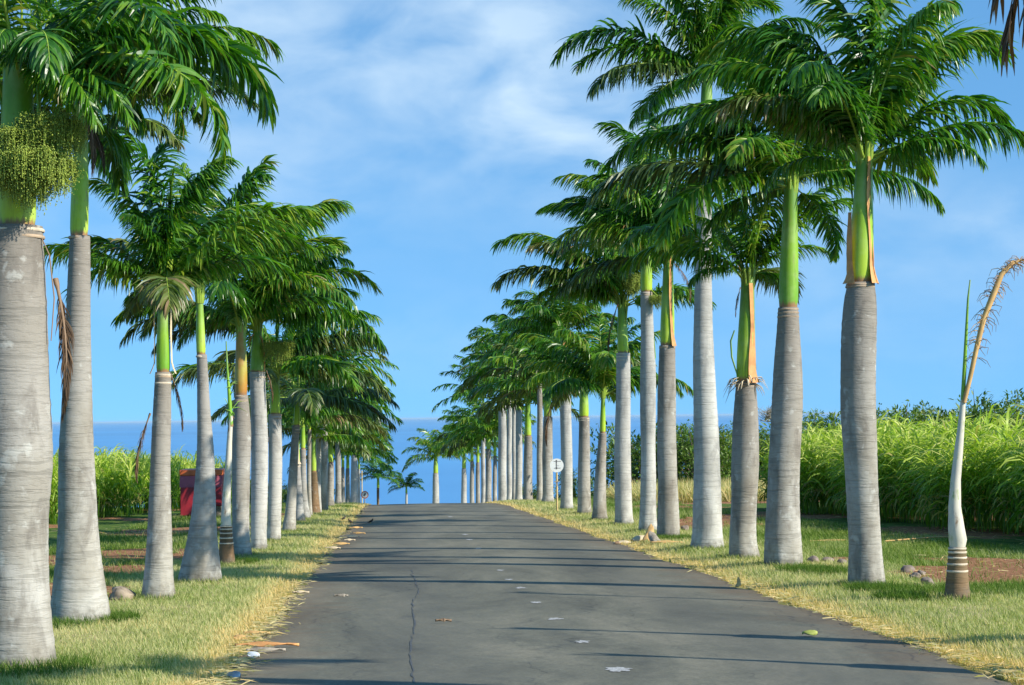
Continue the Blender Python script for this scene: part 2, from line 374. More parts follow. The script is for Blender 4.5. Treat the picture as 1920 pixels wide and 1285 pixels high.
# thin tar-dark cracks
cr_ = N(t, 'ShaderNodeTexVoronoi', feature='DISTANCE_TO_EDGE'); cr_.inputs['Scale'].default_value = 0.42
mpg = N(t, 'ShaderNodeMapping'); mpg.inputs['Scale'].default_value = (1.4, 0.35, 1); 
wob = N(t, 'ShaderNodeVectorMath', operation='ADD'); nz = N(t, 'ShaderNodeTexNoise'); nz.inputs['Scale'].default_value = 1.7; nz.inputs['Detail'].default_value = 6
t.links.new(g, nz.inputs[0]); sc_ = N(t, 'ShaderNodeVectorMath', operation='SCALE'); sc_.inputs[3].default_value = 0.7; t.links.new(nz.outputs['Color'], sc_.inputs[0])
t.links.new(g, wob.inputs[0]); t.links.new(sc_.outputs[0], wob.inputs[1]); t.links.new(wob.outputs[0], mpg.inputs[0]); t.links.new(mpg.outputs[0], cr_.inputs[0])
ck = ramp(t, cr_.outputs[0], [(0.0, (0.6,)*3), (0.007, (0.0,)*3)])
ckm = N(t, 'ShaderNodeRGBToBW'); t.links.new(ck, ckm.inputs[0])
c = mixc(t, math_(t, 'MULTIPLY', ckm.outputs[0], ramp(t, n_big, [(0.4, (1, 1, 1)), (0.6, (0.15,)*3)])), c, (0.022, 0.024, 0.028))
t.links.new(c, b.inputs['Base Color'])
t.links.new(ramp(t, n_m, [(0.3, (0.62,)*3), (0.7, (0.85,)*3)]), b.inputs['Roughness']); b.inputs['Specular IOR Level'].default_value = 0.35
bump(t, b, n_f, 0.35, 0.006)

m, t, b = mat('worn_white_paint'); M['paint'] = m
n_ = noise(t, N(t, 'ShaderNodeNewGeometry').outputs['Position'], 45, 5, 0.7)
t.links.new(ramp(t, n_, [(0.40, (0.16, 0.16, 0.15)), (0.5, (0.42, 0.42, 0.40)), (0.7, (0.60, 0.60, 0.57))]), b.inputs['Base Color']); b.inputs['Roughness'].default_value = 0.8
M['tar'] = simple('bitumen_filled_crack', (0.082, 0.082, 0.078), 0.6)

m, t, b = mat('sea_water'); M['sea'] = m
g, xyz = pos_xyz(t)
n_ = noise(t, g, 0.0006, 5, 0.6, 0.3, (0.35, 1, 1))
t.links.new(ramp(t, n_, [(0.35, (0.032, 0.22, 0.47)), (0.5, (0.044, 0.25, 0.53)), (0.65, (0.06, 0.30, 0.59))]), b.inputs['Base Color'])
b.inputs['Roughness'].default_value = 0.30; b.inputs['Specular IOR Level'].default_value = 0.4
bump(t, b, noise(t, g, 0.05, 6, 0.7), 0.25, 2.0)

def pn(x, y, s=0):
    return .5+.25*(np.sin(x*1.3+s+1.7*np.sin(y*.6+s))+np.sin(y*.9-s*2+1.3*np.sin(x*.8+s)))*.9+.12*np.sin(x*3.7+y*2.9+s)
SOIL = []
for px, py, rx_, ry_s in ((1800, 1086, 1.9, 1.3), (1690, 1078, .9, .8), (1560, 1050, .6, .8), (1250, 985, 2.5, 3.5), (1350, 940, 4, 5), (1500, 968, 2.5, 2.2), (100, 1050, .7, 2.0), (240, 1036, .9, 1.6), (345, 992, .8, 2.0), (1880, 1075, 1.6, 1.2), (230, 1068, .8, 1.4)):
    p_ = at_ground(px, py); SOIL.append((p_.x, p_.y, rx_, ry_s))
def soil(x, y):
    x = np.asarray(x, float); y = np.asarray(y, float)
    v = sstep(.60, .74, pn(x*.7, y*.55, 5))
    for a, b, c, d in SOIL:
        v = np.maximum(v, 1.15-np.clip(((x-a)/c)**2+((y-b)/d)**2, 0, 3)*.65)
    return np.clip(v, 0, 1)*sstep(4.7, 5.5, np.abs(x-1.6))
# ------------------------------------------------------------------ setting: ground sheet, road, sea
ys = np.concatenate([np.linspace(-30, 8, 12), np.linspace(9, 130, 303), np.geomspace(133, 900, 30)])
xs = np.concatenate([-np.geomspace(400, 14, 22), np.linspace(-13, 18, 156), np.geomspace(19, 400, 22)])
X, Y = np.meshgrid(xs, ys)
Z = gz(X, Y)
lump = 0.03*np.sin(X*1.7+Y*0.6)*np.sin(Y*0.9-X*0.4) + 0.02*np.sin(X*3.1-Y*2.3) + rng.normal(0, 0.006, X.shape)
off = np.clip((np.abs(X-1.55)-3.0)/0.6, 0, 1)
Z = Z + lump*off*0.4 - 0.03*(1-off)       # the road sheet lies over the flat middle
V = np.stack([X, Y, Z], -1).reshape(-1, 3)
ni, nj = X.shape
I, J = np.meshgrid(np.arange(ni-1), np.arange(nj-1), indexing='ij')
a_ = (I*nj+J).ravel(); Q = np.stack([a_, a_+1, a_+nj+1, a_+nj], -1)
tag(link('ground', np_mesh('ground', V, Q, [M['ground']], smooth=True, attrs={'soil': soil(X, Y).ravel()})), 'rough grass and red-brown soil sloping down to the sea', kind='structure')
V = np.array([(-250000, 600, -60), (250000, 600, -60), (250000, 260000, -60), (-250000, 260000, -60)], float)
tag(link('sea', np_mesh('sea', V, np.array([[0, 1, 2, 3]]), [M['sea']])), 'deep blue sea below the crest of the road', kind='structure')
# road: measured edges
el = [at_ground(px, py) for px, py in ((400, 1285), (540, 1105), (640, 1002), (690, 958))]
er = [at_ground(px, py) for px, py in ((1890, 1278), (1700, 1200), (1320, 1080), (1100, 1002), (1000, 966))]
XL = sum(p.x for p in el)/len(el); XR = sum(p.x for p in er)/len(er)
print('ROAD', XL, XR, [round(p.x, 2) for p in el], [round(p.x, 2) for p in er], [round(p.y, 1) for p in er], 'slope', SLOPE)
ry = np.concatenate([np.arange(-25, 10, 1.0), np.arange(10, 60, 0.18), np.arange(60, 140, 0.8)])
ne = 9
def wig(y, ph): return 0.06*np.sin(y*0.7+ph)+0.05*np.sin(y*1.9+ph*2)+0.035*np.sin(y*4.3+ph*3)+0.02*np.sin(y*11+ph)
l_ = XL + wig(ry, 0.3) + rng.normal(0, 0.02, len(ry)); r_ = XR + wig(ry, 2.1) + rng.normal(0, 0.02, len(ry))
fx_ = np.linspace(0, 1, ne)
RX = l_[:, None]*(1-fx_) + r_[:, None]*fx_
RY = np.repeat(ry[:, None], ne, 1)
RZ = gz(np.clip(RX, -1.4, 4.5), RY) + 0.012 + 0.03*(1-(2*fx_-1)**2)
V = np.stack([RX, RY, RZ], -1).reshape(-1, 3)
I, J = np.meshgrid(np.arange(len(ry)-1), np.arange(ne-1), indexing='ij'); a_ = (I*ne+J).ravel()
Q = np.stack([a_, a_+1, a_+ne+1, a_+ne], -1)
road = tag(link('road', np_mesh('road', V, Q, [M['road']], smooth=True)), 'worn grey asphalt lane running over a crest', kind='structure')
XC = (XL+XR)/2
def road_z(x, y):
    f = (x-XL)/(XR-XL); return gzf(min(max(x, -1.4), 4.5), y) + 0.012 + 0.03*max(0, 1-(2*f-1)**2)
# worn centre-line dabs
def blob(px, py, lw, ll, seed, material, name, lift=0.004, n=26, parent=None):
    r_ = random.Random(seed); p = at_ground(px, py); P = []
    for k in range(n):
        an = 2*math.pi*k/n; rr = 1+r_.uniform(-0.42, 0.30)
        P.append((p.x+math.cos(an)*lw*rr/2, p.y+math.sin(an)*ll*rr/2))
    V = [(p.x, p.y, road_z(p.x, p.y)+lift)] + [(x, y, road_z(x, y)+lift) for x, y in P]
    me = bpy.data.meshes.new(name); me.from_pydata(V, [], [(0, k+1, (k+1) % n+1) for k in range(n)]); me.materials.append(material)
    o = link(name, me, parent); return o
for i, (px, py, w_, l_2) in enumerate([(1160, 1266, .19, .30), (1092, 1213, .13, .24), (1041, 1169, .14, .26), (1006, 1137, .13, .26), (977, 1109, .15, .28), (954, 1093, .12, .22), (938, 1075, .10, .3), (897, 1033, .15, .5), (880, 1016, .15, .5), (872, 1006, .15, .6), (844, 972, .14, .8)]):
    blob(px, py, w_, l_2, i, M['paint'], 'painted_dab', parent=road)
# long dark crack wandering up the middle
cpts = [(778, 1290), (772, 1262), (768, 1235), (772, 1205), (778, 1180), (772, 1155), (776, 1130), (786, 1112), (780, 1095), (772, 1082), (775, 1070)]
V = []; Fq = []
rc = random.Random(3); k = 0
for i in range(len(cpts)-1):
    for s_ in range(6):
        f = s_/6; px = cpts[i][0]*(1-f)+cpts[i+1][0]*f+rc.uniform(-3.0, 3.0); py = cpts[i][1]*(1-f)+cpts[i+1][1]*f
        p = at_ground(px, py); w_ = rc.uniform(0.002, 0.010)
        V += [(p.x-w_, p.y, road_z(p.x, p.y)+0.004), (p.x+w_, p.y, road_z(p.x, p.y)+0.004)]
        if k: Fq.append((2*k-2, 2*k-1, 2*k+1, 2*k))
        k += 1
me = bpy.data.meshes.new('crack'); me.from_pydata(V, [], Fq); me.materials.append(M['tar']); link('crack', me, road)

# ------------------------------------------------------------------ palm fronds
def frond_np(L=3.0, tilt=30, bend=70, n=112, ll=0.78, w=0.050, plume=0.5, droop=0.28, seed=0, segs=4, rr=0.024, petiole=0.13, dryness=0.0, tipdry=0.09, missing=0.0, power=2.1, sweep0=25, sweep1=62, wob=0.10, tight=1.0, vj=0.16):
    g = np.random.default_rng(seed)
    ns = 25
    s = np.linspace(0, 1, ns)
    th = R(tilt) - R(bend)*s**power
    side = wob*np.sin(s*2.2+g.uniform(0, 6))*s
    dx = np.cos(th); dz = np.sin(th)
    P = np.zeros((ns, 3)); ds = L/(ns-1)
    P[1:, 0] = np.cumsum((dx[1:]+dx[:-1])/2)*ds; P[1:, 2] = np.cumsum((dz[1:]+dz[:-1])/2)*ds; P[:, 1] = side*L*0.5
    T = np.gradient(P, axis=0); T /= np.linalg.norm(T, axis=1)[:, None]
    # rachis tube
    kr = 5; VV = []; 
    rad = rr*(1-0.85*s)*np.where(s < 0.06, 1.5, 1.0)
    S_ = np.cross(np.array([0, 0, 1.0]), T); nn = np.linalg.norm(S_, axis=1)[:, None]
    S_ = np.where(nn > 0.05, S_/np.maximum(nn, 0.05), np.array([0, 1.0, 0])); S_ /= np.linalg.norm(S_, axis=1)[:, None]
    U_ = np.cross(T, S_)
    for j in range(kr):
        an = 2*math.pi*j/kr
        VV.append(P+S_*np.cos(an)*rad[:, None]*1.3+U_*np.sin(an)*rad[:, None])
    VR = np.stack(VV, 1).reshape(-1, 3)
    I, J = np.meshgrid(np.arange(ns-1), np.arange(kr), indexing='ij')
    QR = np.stack([I*kr+J, I*kr+(J+1) % kr, (I+1)*kr+(J+1) % kr, (I+1)*kr+J], -1).reshape(-1, 4)
    # leaflets
    t_ = np.linspace(petiole, 0.995, n)
    t_ = np.repeat(t_, 2) + g.normal(0, 0.004, 2*n); t_ = np.clip(t_, petiole, 0.999)
    sg = np.tile([1.0, -1.0], n)
    keep = g.random(2*n) > missing; t_ = t_[keep]; sg = sg[keep]; m_ = len(t_)
    def ip(A): return np.stack([np.interp(t_, s, A[:, k]) for k in range(3)], -1)
    p = ip(P); Tt = ip(T); St = ip(S_); Ut = ip(U_)
    u = (t_-petiole)/(1-petiole)
    ln = ll*(0.55+0.45*np.clip(u/0.25, 0, 1))*(1-0.62*np.clip((u-0.45)/0.55, 0, 1)**1.4)*g.uniform(0.85, 1.12, m_)
    sw = np.radians(sweep0+(sweep1-sweep0)*u**1.5)+g.normal(0, 0.10, m_)
    pl = plume*g.choice([-0.35, 0.25, 0.9], m_)+g.normal(0, 0.12, m_)
    d = St*(sg*np.cos(sw)*tight)[:, None] + Tt*np.sin(sw)[:, None] + Ut*pl[:, None]
    d /= np.linalg.norm(d, axis=1)[:, None]
    wp = np.array([0.45, 1.0, 0.95, 0.6, 0.05]) if segs == 4 else np.array([0.6, 1.0, 0.05]) if segs == 2 else np.array([0.5, 1.0, 0.7, 0.05])
    dr = droop*g.uniform(0.5, 1.5, m_)
    pts = [p]
    rows = []
    ref = Ut*0.8+Tt*0.25+g.normal(0, 0.35, (m_, 3))
    for k in range(segs+1):
        Wd = np.cross(d, ref); Wd /= np.maximum(np.linalg.norm(Wd, axis=1)[:, None], 1e-4)
        hw = w*wp[k]/2*g.uniform(0.9, 1.1)
        rows.append(p-Wd*hw); rows.append(p+Wd*hw)
        if k < segs:
            d = d.copy(); d[:, 2] -= dr*(0.7+0.9*k/segs)*(4/segs)*0.75; d /= np.linalg.norm(d, axis=1)[:, None]
            p = p+d*(ln/segs)[:, None]
    VL = np.stack(rows, 1).reshape(-1, 3)        # m_, 2*(segs+1)
    nr = 2*(segs+1)
    b0 = np.arange(m_)[:, None]*nr + np.arange(segs)[None, :]*2
    QL = np.stack([b0, b0+1, b0+3, b0+2], -1).reshape(-1, 4)+len(VR)
    v = np.clip(g.normal(0.38, 0.16, m_)+dryness + tipdry*2.2*np.clip((u-0.75)/0.25, 0, 1)*g.random(m_), 0, 1)
    vl = np.repeat(v, nr).reshape(m_, nr)
    vl = np.clip(vl + np.linspace(-0.04, tipdry, nr)[None, :], 0, 1)
    A = np.concatenate([np.full(len(VR), 0.5), vl.ravel()])
    Vall = np.concatenate([VR, VL]); Qall = np.concatenate([QR, QL])
    mi = np.concatenate([np.ones(len(QR)), np.zeros(len(QL))])
    return Vall, Qall, mi, A, P[-1]
def frond(name, leaf, rach, **k):
    V, Q, mi, A, tip = frond_np(**k)
    me = np_mesh(name, V, Q, [leaf, rach], mi, smooth=(mi > 0.5), attrs={'v': A})
    return (me, Vector(tip))
FR = {}
spec = [('up', 82, 70), ('high', 66, 92), ('mid', 48, 98), ('low', 28, 88), ('flat', 10, 72), ('drop', -12, 55)]
for nm, ti, be in spec:
    FR[nm] = [frond('frond', M['leaf'], M['rachis'], tilt=ti, bend=be+random.uniform(-8, 8), seed=hash_ + 11*ti % 97, plume=pl, droop=dr_) for hash_, pl, dr_ in ((1, .30, .60), (2, .45, .42), (3, .22, .75))]
FR['olive'] = [frond('frond', M['leaf_olive'], M['rachis'], tilt=ti, bend=be, seed=s_, plume=.35, droop=.5, dryness=.0, tipdry=.15) for ti, be, s_ in ((35, 80, 5), (14, 65, 6), (0, 50, 7))]
FR['lime'] = [frond('frond', M['leaf_lime'], M['rachis'], tilt=ti, bend=be, seed=s_, plume=.35, droop=.4) for ti, be, s_ in ((35, 60, 15), (60, 60, 16), (15, 60, 17))]
FR['dry'] = [frond('dead_frond', M['leaf_dry'], M['rachis_dry'], tilt=ti, bend=be, seed=s_, plume=.2, droop=.6, ll=.42, w=.022, missing=.25, tight=.6) for ti, be, s_ in ((-35, 55, 25), (-10, 70, 26), (10, 60, 27))]
FR['hang'] = [frond('dead_frond', M['leaf_dry'], M['rachis_dry'], tilt=-70, bend=25, seed=s_, plume=.15, droop=.9, ll=.40, w=.02, missing=.2, tight=.35, L=2.0) for s_ in (35, 36)]
# young unopened frond: leaflets pressed along the rachis
FR['spear'] = [frond('spear_leaf', M['leaf_lime'], M['rachis'], tilt=88, bend=be, seed=s_, plume=.1, droop=.02, ll=.38, w=.03, sweep0=78, sweep1=86, L=2.2, wob=.03, rr=.022, tight=.5, petiole=.4) for be, s_ in ((6, 45), (14, 46))]
# lighter versions for distant crowns
def far_crown(seed, olive=0.2):
    r_ = random.Random(seed); Vs = []; Qs = []; Ms = []; As = []; n0 = 0
    nf = r_.choice([15, 16, 17])
    for i in range(nf):
        f = (i+0.5)/nf
        ti = 84-84*f+r_.uniform(-6, 6); be = 88-20*f+r_.uniform(-12, 12)
        V, Q, mi, A, tip = frond_np(L=r_.uniform(2.6, 3.2), tilt=ti, bend=be, n=52, w=.075, segs=3, seed=seed*50+i, droop=.42, plume=.4)
        az = i*2.39996+r_.uniform(-.3, .3); az -= 0.3*math.sin(2*az)
        ca, sa = math.cos(az), math.sin(az)
        V2 = V.copy(); V2[:, 0] = V[:, 0]*ca-V[:, 1]*sa; V2[:, 1] = V[:, 0]*sa+V[:, 1]*ca
        if r_.random() < olive: mi = np.where(mi == 0, 2, mi)
        elif r_.random() < 0.12: mi = np.where(mi == 0, 3, mi)
        Vs.append(V2); Qs.append(Q+n0); Ms.append(mi); As.append(A); n0 += len(V)
    return np_mesh('crown', np.concatenate(Vs), np.concatenate(Qs), [M['leaf'], M['rachis'], M['leaf_olive'], M['leaf_lime']], np.concatenate(Ms), attrs={'v': np.concatenate(As)})
FAR = [far_crown(s_, o_) for s_, o_ in ((1, .2), (2, .45), (3, .1), (4, .3))]

def fruit_mesh(seed, nst=230, wid=0.33, hgt=0.52):
    r_ = random.Random(seed); mb = MB()
    oc_v = [(1, 0, 0), (-1, 0, 0), (0, 1, 0), (0, -1, 0), (0, 0, 1), (0, 0, -1)]
    oc_f = [(0, 2, 4), (2, 1, 4), (1, 3, 4), (3, 0, 4), (2, 0, 5), (1, 2, 5), (3, 1, 5), (0, 3, 5)]
    for i in range(nst):
        an = r_.uniform(0, 2*math.pi); rad = wid*math.sqrt(r_.random()); top = Vector((0, 0, 0.04))
        L_ = hgt*r_.uniform(0.45, 1.0)*(1-0.45*(rad/wid)**2)
        pts = []
        for k in range(7):
            f = k/6
            pts.append(top+Vector((math.cos(an)*rad*min(1, f*2.0)**0.7, math.sin(an)*rad*min(1, f*2.0)**0.7, 0.10*math.sin(f*math.pi*.9)*(rad/wid)-L_*f**1.5)))
        mb.tube(pts, [0.004]*7, 3, 0, False, 0.6)
        for k in range(44):
            f = 0.22+0.78*r_.random(); q = f*6; i0 = min(5, int(q)); p = pts[i0].lerp(pts[i0+1], q-i0)
            p = p+Vector((r_.gauss(0, .034), r_.gauss(0, .034), r_.gauss(0, .03))); s_ = r_.uniform(.0055, .010)
            mb.add([p+Vector(c)*s_ for c in oc_v], oc_f, 0, True, r_.random())
    return mb.mesh('fruit_cluster', [M['fruit_v']])
M['fruit_v'] = leafy('palm_fruit', [(0, (0.08, 0.14, 0.01)), (0.5, (0.24, 0.34, 0.03)), (1, (0.46, 0.54, 0.08))], 0.5, 0.05, 0.1)
FRUIT = [fruit_mesh(1), fruit_mesh(2, 90)]

# sheath strips hugging a crownshaft
def sheath_mesh(r, h, w_ang, seed, lift=0.02, mt='sheath'):
    r_ = random.Random(seed); V = []; Fq = []; n = 14; k = 7
    for i in range(n+1):
        f = i/n; z = h*f; ww = w_ang*(1-0.55*f)*(1+0.12*math.sin(f*9+seed)); flare = 0.05*max(0, .12-f)/.12 + 0.02*f*f
        for j in range(k):
            a = (j/(k-1)-.5)*ww+0.12*math.sin(f*4+seed)
            rr = r*(1-0.25*f)+lift+flare+0.012*abs(j-(k-1)/2)/3+r_.uniform(-.003, .003)
            V.append((rr*math.cos(a), rr*math.sin(a), z))
    for i in range(n):
        for j in range(k-1): a = i*k+j; Fq.append((a, a+1, a+k+1, a+k))
    me = bpy.data.meshes.new('leaf_sheath'); me.from_pydata(V, [], Fq); me.materials.append(M[mt])
    for p in me.polygons: p.use_smooth = True
    return me

def lathe(name, prof, mats, k=28, seed=0, mi=None, wob=0.012, flute=0.0):
    """prof: list of (x, y, z, r)"""
    r_ = random.Random(seed); V = []; Fq = []
    ph = [r_.uniform(0, 6) for _ in range(4)]
    for i, (x, y, z, r) in enumerate(prof):
        for j in range(k):
            a = 2*math.pi*j/k
            q = r*(1+wob*math.sin(2*a+ph[0]+z*.4)+wob*.7*math.sin(3*a+ph[1]-z*.7)) + flute*max(0, 1-z/0.5)*(math.sin(7*a+ph[2])+.6*math.sin(11*a+ph[3]))
            V.append((x+q*math.cos(a), y+q*math.sin(a), z))
    n = len(prof)
    for i in range(n-1):
        for j in range(k): Fq.append((i*k+j, i*k+(j+1) % k, (i+1)*k+(j+1) % k, (i+1)*k+j))
    Fq.append(tuple((n-1)*k+j for j in range(k)))
    me = bpy.data.meshes.new(name); me.from_pydata(V, [], Fq)
    for m in mats: me.materials.append(m)
    if mi: me.polygons.foreach_set('material_index', mi(me))
    me.polygons.foreach_set('use_smooth', [True]*len(me.polygons)); me.update()
    return me
def smooth_interp(keys, z):
    for i in range(len(keys)-1):
        if z <= keys[i+1][0] or i == len(keys)-2:
            a, b = keys[i], keys[i+1]; f = max(0, min(1, (z-a[0])/(b[0]-a[0]+1e-9)))
            # catmull-rom
            p0 = keys[max(0, i-1)]; p3 = keys[min(len(keys)-1, i+2)]
            o = []
            for c in range(1, len(a)):
                m1 = (b[c]-p0[c])/max(1e-6, (b[0]-p0[0]))*(b[0]-a[0]); m2 = (p3[c]-a[c])/max(1e-6, (p3[0]-a[0]))*(b[0]-a[0])
                h = f*f*f; s = f*f
                o.append((2*h-3*s+1)*a[c]+(h-2*s+f)*m1+(-2*h+3*s)*b[c]+(h-s)*m2)
            return o

def palm(label, base, prof, top, shaft, group, mt='trunk', sm='shaft', custom=(), auto=8, depth=None, fl=2.35, extras=(), rings=True, seed=0, far=None, young=False, spear=True, elev=(14, 80), cat='palm tree', olive=0.10, azb=0.30):
    """base (px,py) ground contact in the photo; prof [(py, cx, width px)] from the foot up; top (py, cx, w) of the grey trunk;
    shaft (py, cx, w_low, w_top) of the green crownshaft top."""
    r_ = random.Random(seed+1000)
    if depth is None: b = at_ground(*base[:2])
    else:
        q = at_depth(base[0], base[1], depth); b = Vector((q.x, depth, gzf(q.x, depth)))
    Y = b.y; scale = (Y/F)
    root = tag(empty('palm_tree', b), label, cat, group)
    def loc(px, py): q = at_depth(px, py, Y); return q.x-b.x, q.z-b.z
    keys = []
    if base[2:] : w0 = base[2]
    keys.append((0.0, 0.0, w0*scale/2))
    for py, cx, w in list(prof)+[top]:
        x, z = loc(cx, py)
        if z > keys[-1][0]+0.15: keys.append((z, x, w*scale/2))
    ht = keys[-1][0]
    # flare of the foot
    P = [(0.0, 0, -0.25, keys[0][2]*1.02)]
    nst = max(14, min(90, int(ht/0.055)))
    for i in range(nst+1):
        z = ht*i/nst; x, r = smooth_interp(keys, z)
        r *= 1+0.006*math.sin(z*61)+0.006*math.sin(z*37+seed)+.012*math.sin(z*2.3+seed)+.010*math.sin(z*5.1+seed*2)+r_.uniform(-.006, .006) if Y < 45 else 1; x += .010*math.sin(z*1.7+seed)
        P.append((x, 0, z, r))
    link('trunk', lathe('trunk', P, [M[mt]], 36 if Y < 30 else 22 if Y < 60 else 12, seed, flute=0.008 if Y < 60 else 0), root)
    xt, rt = keys[-1][1], keys[-1][2]
    if rings and Y < 60:
        for k in range(r_.choice([1, 2, 3])):
            zz = ht-0.015-r_.uniform(.03, .08)*k-r_.uniform(0, .02); x_, rr_ = smooth_interp(keys, zz)
            pr = [(x_, 0, zz-.012, rr_*1.0), (x_, 0, zz-.004, rr_*1.01+.003), (x_, 0, zz+.004, rr_*1.01+.003), (x_, 0, zz+.014, rr_*1.0)]
            link('leaf_scar_ring', lathe('leaf_scar_ring', pr, [M[r_.choice(['ring_cream', 'ring_tan', 'ring_tan'])]], 28, k), root)
    # crownshaft
    xs_, zs_ = loc(shaft[1], shaft[0]); wl, wt = shaft[2]*scale/2, shaft[3]*scale/2
    hs = zs_-ht
    SP = []
    for i in range(17):
        f = i/16; bul = math.sin(min(1, f*1.6)*math.pi)*0.05
        SP.append((xt+(xs_-xt)*f, 0, ht+hs*f, (wl*(1-f**1.3)+wt*f**1.3)*(1+bul)*(0.93 if i == 0 else 1)))
    link('crownshaft', lathe('crownshaft', SP, [M[sm]], 26 if Y < 60 else 12, seed, wob=.006), root)
    att = Vector((xs_, 0, zs_))
    if far is not None:
        o = link('crown', FAR[far % len(FAR)], root, att-Vector((0, 0, .05)), (0, 0, r_.choice([0, math.pi])+r_.uniform(-.3, .3)), fl/3.0*r_.uniform(.92, 1.05))
        if Y < 130:
            pass
    else:
        if Y < 60:   # fibrous old leaf bases round the top of the shaft
            mb = MB()
            for k in range(9):
                a = k*2*math.pi/9+r_.uniform(-.2, .2); rr0 = wt*.75
                hgt = r_.uniform(.12, .42)
                mb.tube([att+Vector((math.cos(a)*rr0, math.sin(a)*rr0, -.18)), att+Vector((math.cos(a)*(rr0+.02), math.sin(a)*(rr0+.02), hgt*.4)), att+Vector((math.cos(a)*(rr0+.07), math.sin(a)*(rr0+.07), hgt))], [.032, .038, .015], 5, 0)
            link('leaf_base', mb.mesh('leaf_base', [M['rachis']]), root)
        def place(kind, az, sc_, pitch=0.0, idx=None, a0=None, name=None, label=None):
            lst = FR[kind]; me, tip = lst[idx if idx is not None else r_.randrange(len(lst))]
            a0 = att if a0 is None else a0
            st = a0+Vector((math.cos(az)*wt*.5, math.sin(az)*wt*.5, r_.uniform(-.10, .12)))
            o = link('dead_frond' if kind in ('dry', 'hang') else 'spear_leaf' if kind == 'spear' else 'frond', me, root, st, Matrix.LocRotScale(None, (Matrix.Rotation(az, 3, 'Z') @ Matrix.Rotation(-pitch, 3, 'Y')).to_quaternion(), None).to_euler(), sc_)
            return o
        for cst in custom:
            px, py = cst[0], cst[1]; kind = cst[2] if len(cst) > 2 else None; dy = cst[3] if len(cst) > 3 else r_.uniform(-.5, .5)
            q = at_depth(px, py, Y+dy)-b-att
            hd = math.hypot(q.x, q.y); e = math.atan2(q.z, hd); az = math.atan2(q.y, q.x)
            best = None
            pool = [kind] if kind else ['up', 'high', 'mid', 'low', 'flat', 'drop']
            for kd in pool:
                for ix, (me, tip) in enumerate(FR[kd]):
                    te = math.atan2(tip.z, math.hypot(tip.x, tip.y)); dd = abs(te-e)+r_.uniform(0, .05)
                    if best is None or dd < best[0]: best = (dd, kd, ix, te, tip)
            _, kd, ix, te, tip = best
            place(kd, az-math.atan2(tip.y, tip.x), max(.35, min(1.35, q.length/tip.length)), e-te, ix)
        for i in range(auto):
            f = (i+.5)/auto
            el = elev[1]-(elev[1]-elev[0])*f+r_.uniform(-7, 7)
            az = i*2.39996+seed*1.3+r_.uniform(-.25, .25); az -= (azb if el > 45 else .75)*math.sin(2*az)
            kd = 'up' if el > 68 else 'high' if el > 51 else 'mid' if el > 32 else 'low' if el > 14 else 'flat' if el > -4 else 'drop'
            if r_.random() < olive: kd = 'olive'
            elif r_.random() < .06: kd = 'lime'
            place(kd, az, fl/3.0*r_.uniform(.85, 1.08), r_.uniform(-.08, .08))
        if spear: place('spear', r_.uniform(0, 6), fl/3.0*r_.uniform(.75, 1.0), 0)
    for ex in extras:
        k = ex[0]
        if k == 'fruit':
            x, z = loc(ex[1], ex[2]); s_ = ex[3]*scale/0.62
            o = link('fruit_cluster', FRUIT[ex[4] if len(ex) > 4 else 0], root, (x, -(ex[5] if len(ex) > 5 else .22), z), (0, 0, r_.uniform(0, 6)), s_)
            mb = MB(); mb.tube([(xt, 0, ht+.03), ((x+xt)/2, -.1, (z+ht)/2+.1), (x, -(ex[5] if len(ex) > 5 else .22), z+.04)], [.035, .025, .015], 6)
            link('fruit_stalk', mb.mesh('fruit_stalk', [M['rachis']]), root)
        elif k == 'sheath':   # ('sheath', azimuth deg, height fraction, width ang, material)
            mtn = ex[4] if len(ex) > 4 else 'sheath'
            link('leaf_sheath', sheath_mesh(wl, hs*ex[2], ex[3], seed+int(ex[1]), mt=mtn), root, (xt, 0, ht-.02), (0, 0, R(ex[1])))
        elif k == 'hang':     # ('hang', px, py top, length px)
            x, z = loc(ex[1], ex[2]); me, tip = FR['hang'][ex[4] if len(ex) > 4 else 0]
            link('dead_frond', me, root, (x, ex[5] if len(ex) > 5 else -.1, z), (0, 0, r_.uniform(-1, 1)+(math.pi if x < xt else 0)), ex[3]*scale/tip.length)
        elif k == 'strap':    # green curved strap: pixel polyline
            pts = [(*[v for v in (loc(a, c_)[0],)], -.05, loc(a, c_)[1]) for a, c_ in ex[1]]
            mb = MB(); n_ = len(pts); mb.tube(pts, [ex[2]*(0.5+0.5*math.sin(math.pi*(i+.5)/n_)) for i in range(n_)], 6, 0, flat=.5)
            link(ex[4] if len(ex) > 4 else 'flower_sheath', mb.mesh('flower_sheath', [M[ex[3]]]), root)
        elif k == 'mess':     # torn fibrous remains round the trunk top
            mb = MB()
            for i in range(46):
                a = r_.uniform(0, 6.28); z0 = ht+r_.uniform(-.06, .08); l_ = r_.uniform(.08, .3)
                p0 = Vector((xt+math.cos(a)*rt*1.02, math.sin(a)*rt*1.02, z0)); o_ = Vector((math.cos(a), math.sin(a), r_.uniform(-.9, .3)))
                mb.tube([p0, p0+o_*l_*.5, p0+o_*l_*.8+Vector((0, 0, -l_*.4))], [.012, .014, .004], 4, r_.choice([0, 0, 1]), flat=.4)
            link('torn_fibre', mb.mesh('torn_fibre', [M['sheath_cream'], M['fibre']]), root)
    return root

GR, GL = 'palms lining the right side of the road', 'palms lining the left side of the road'
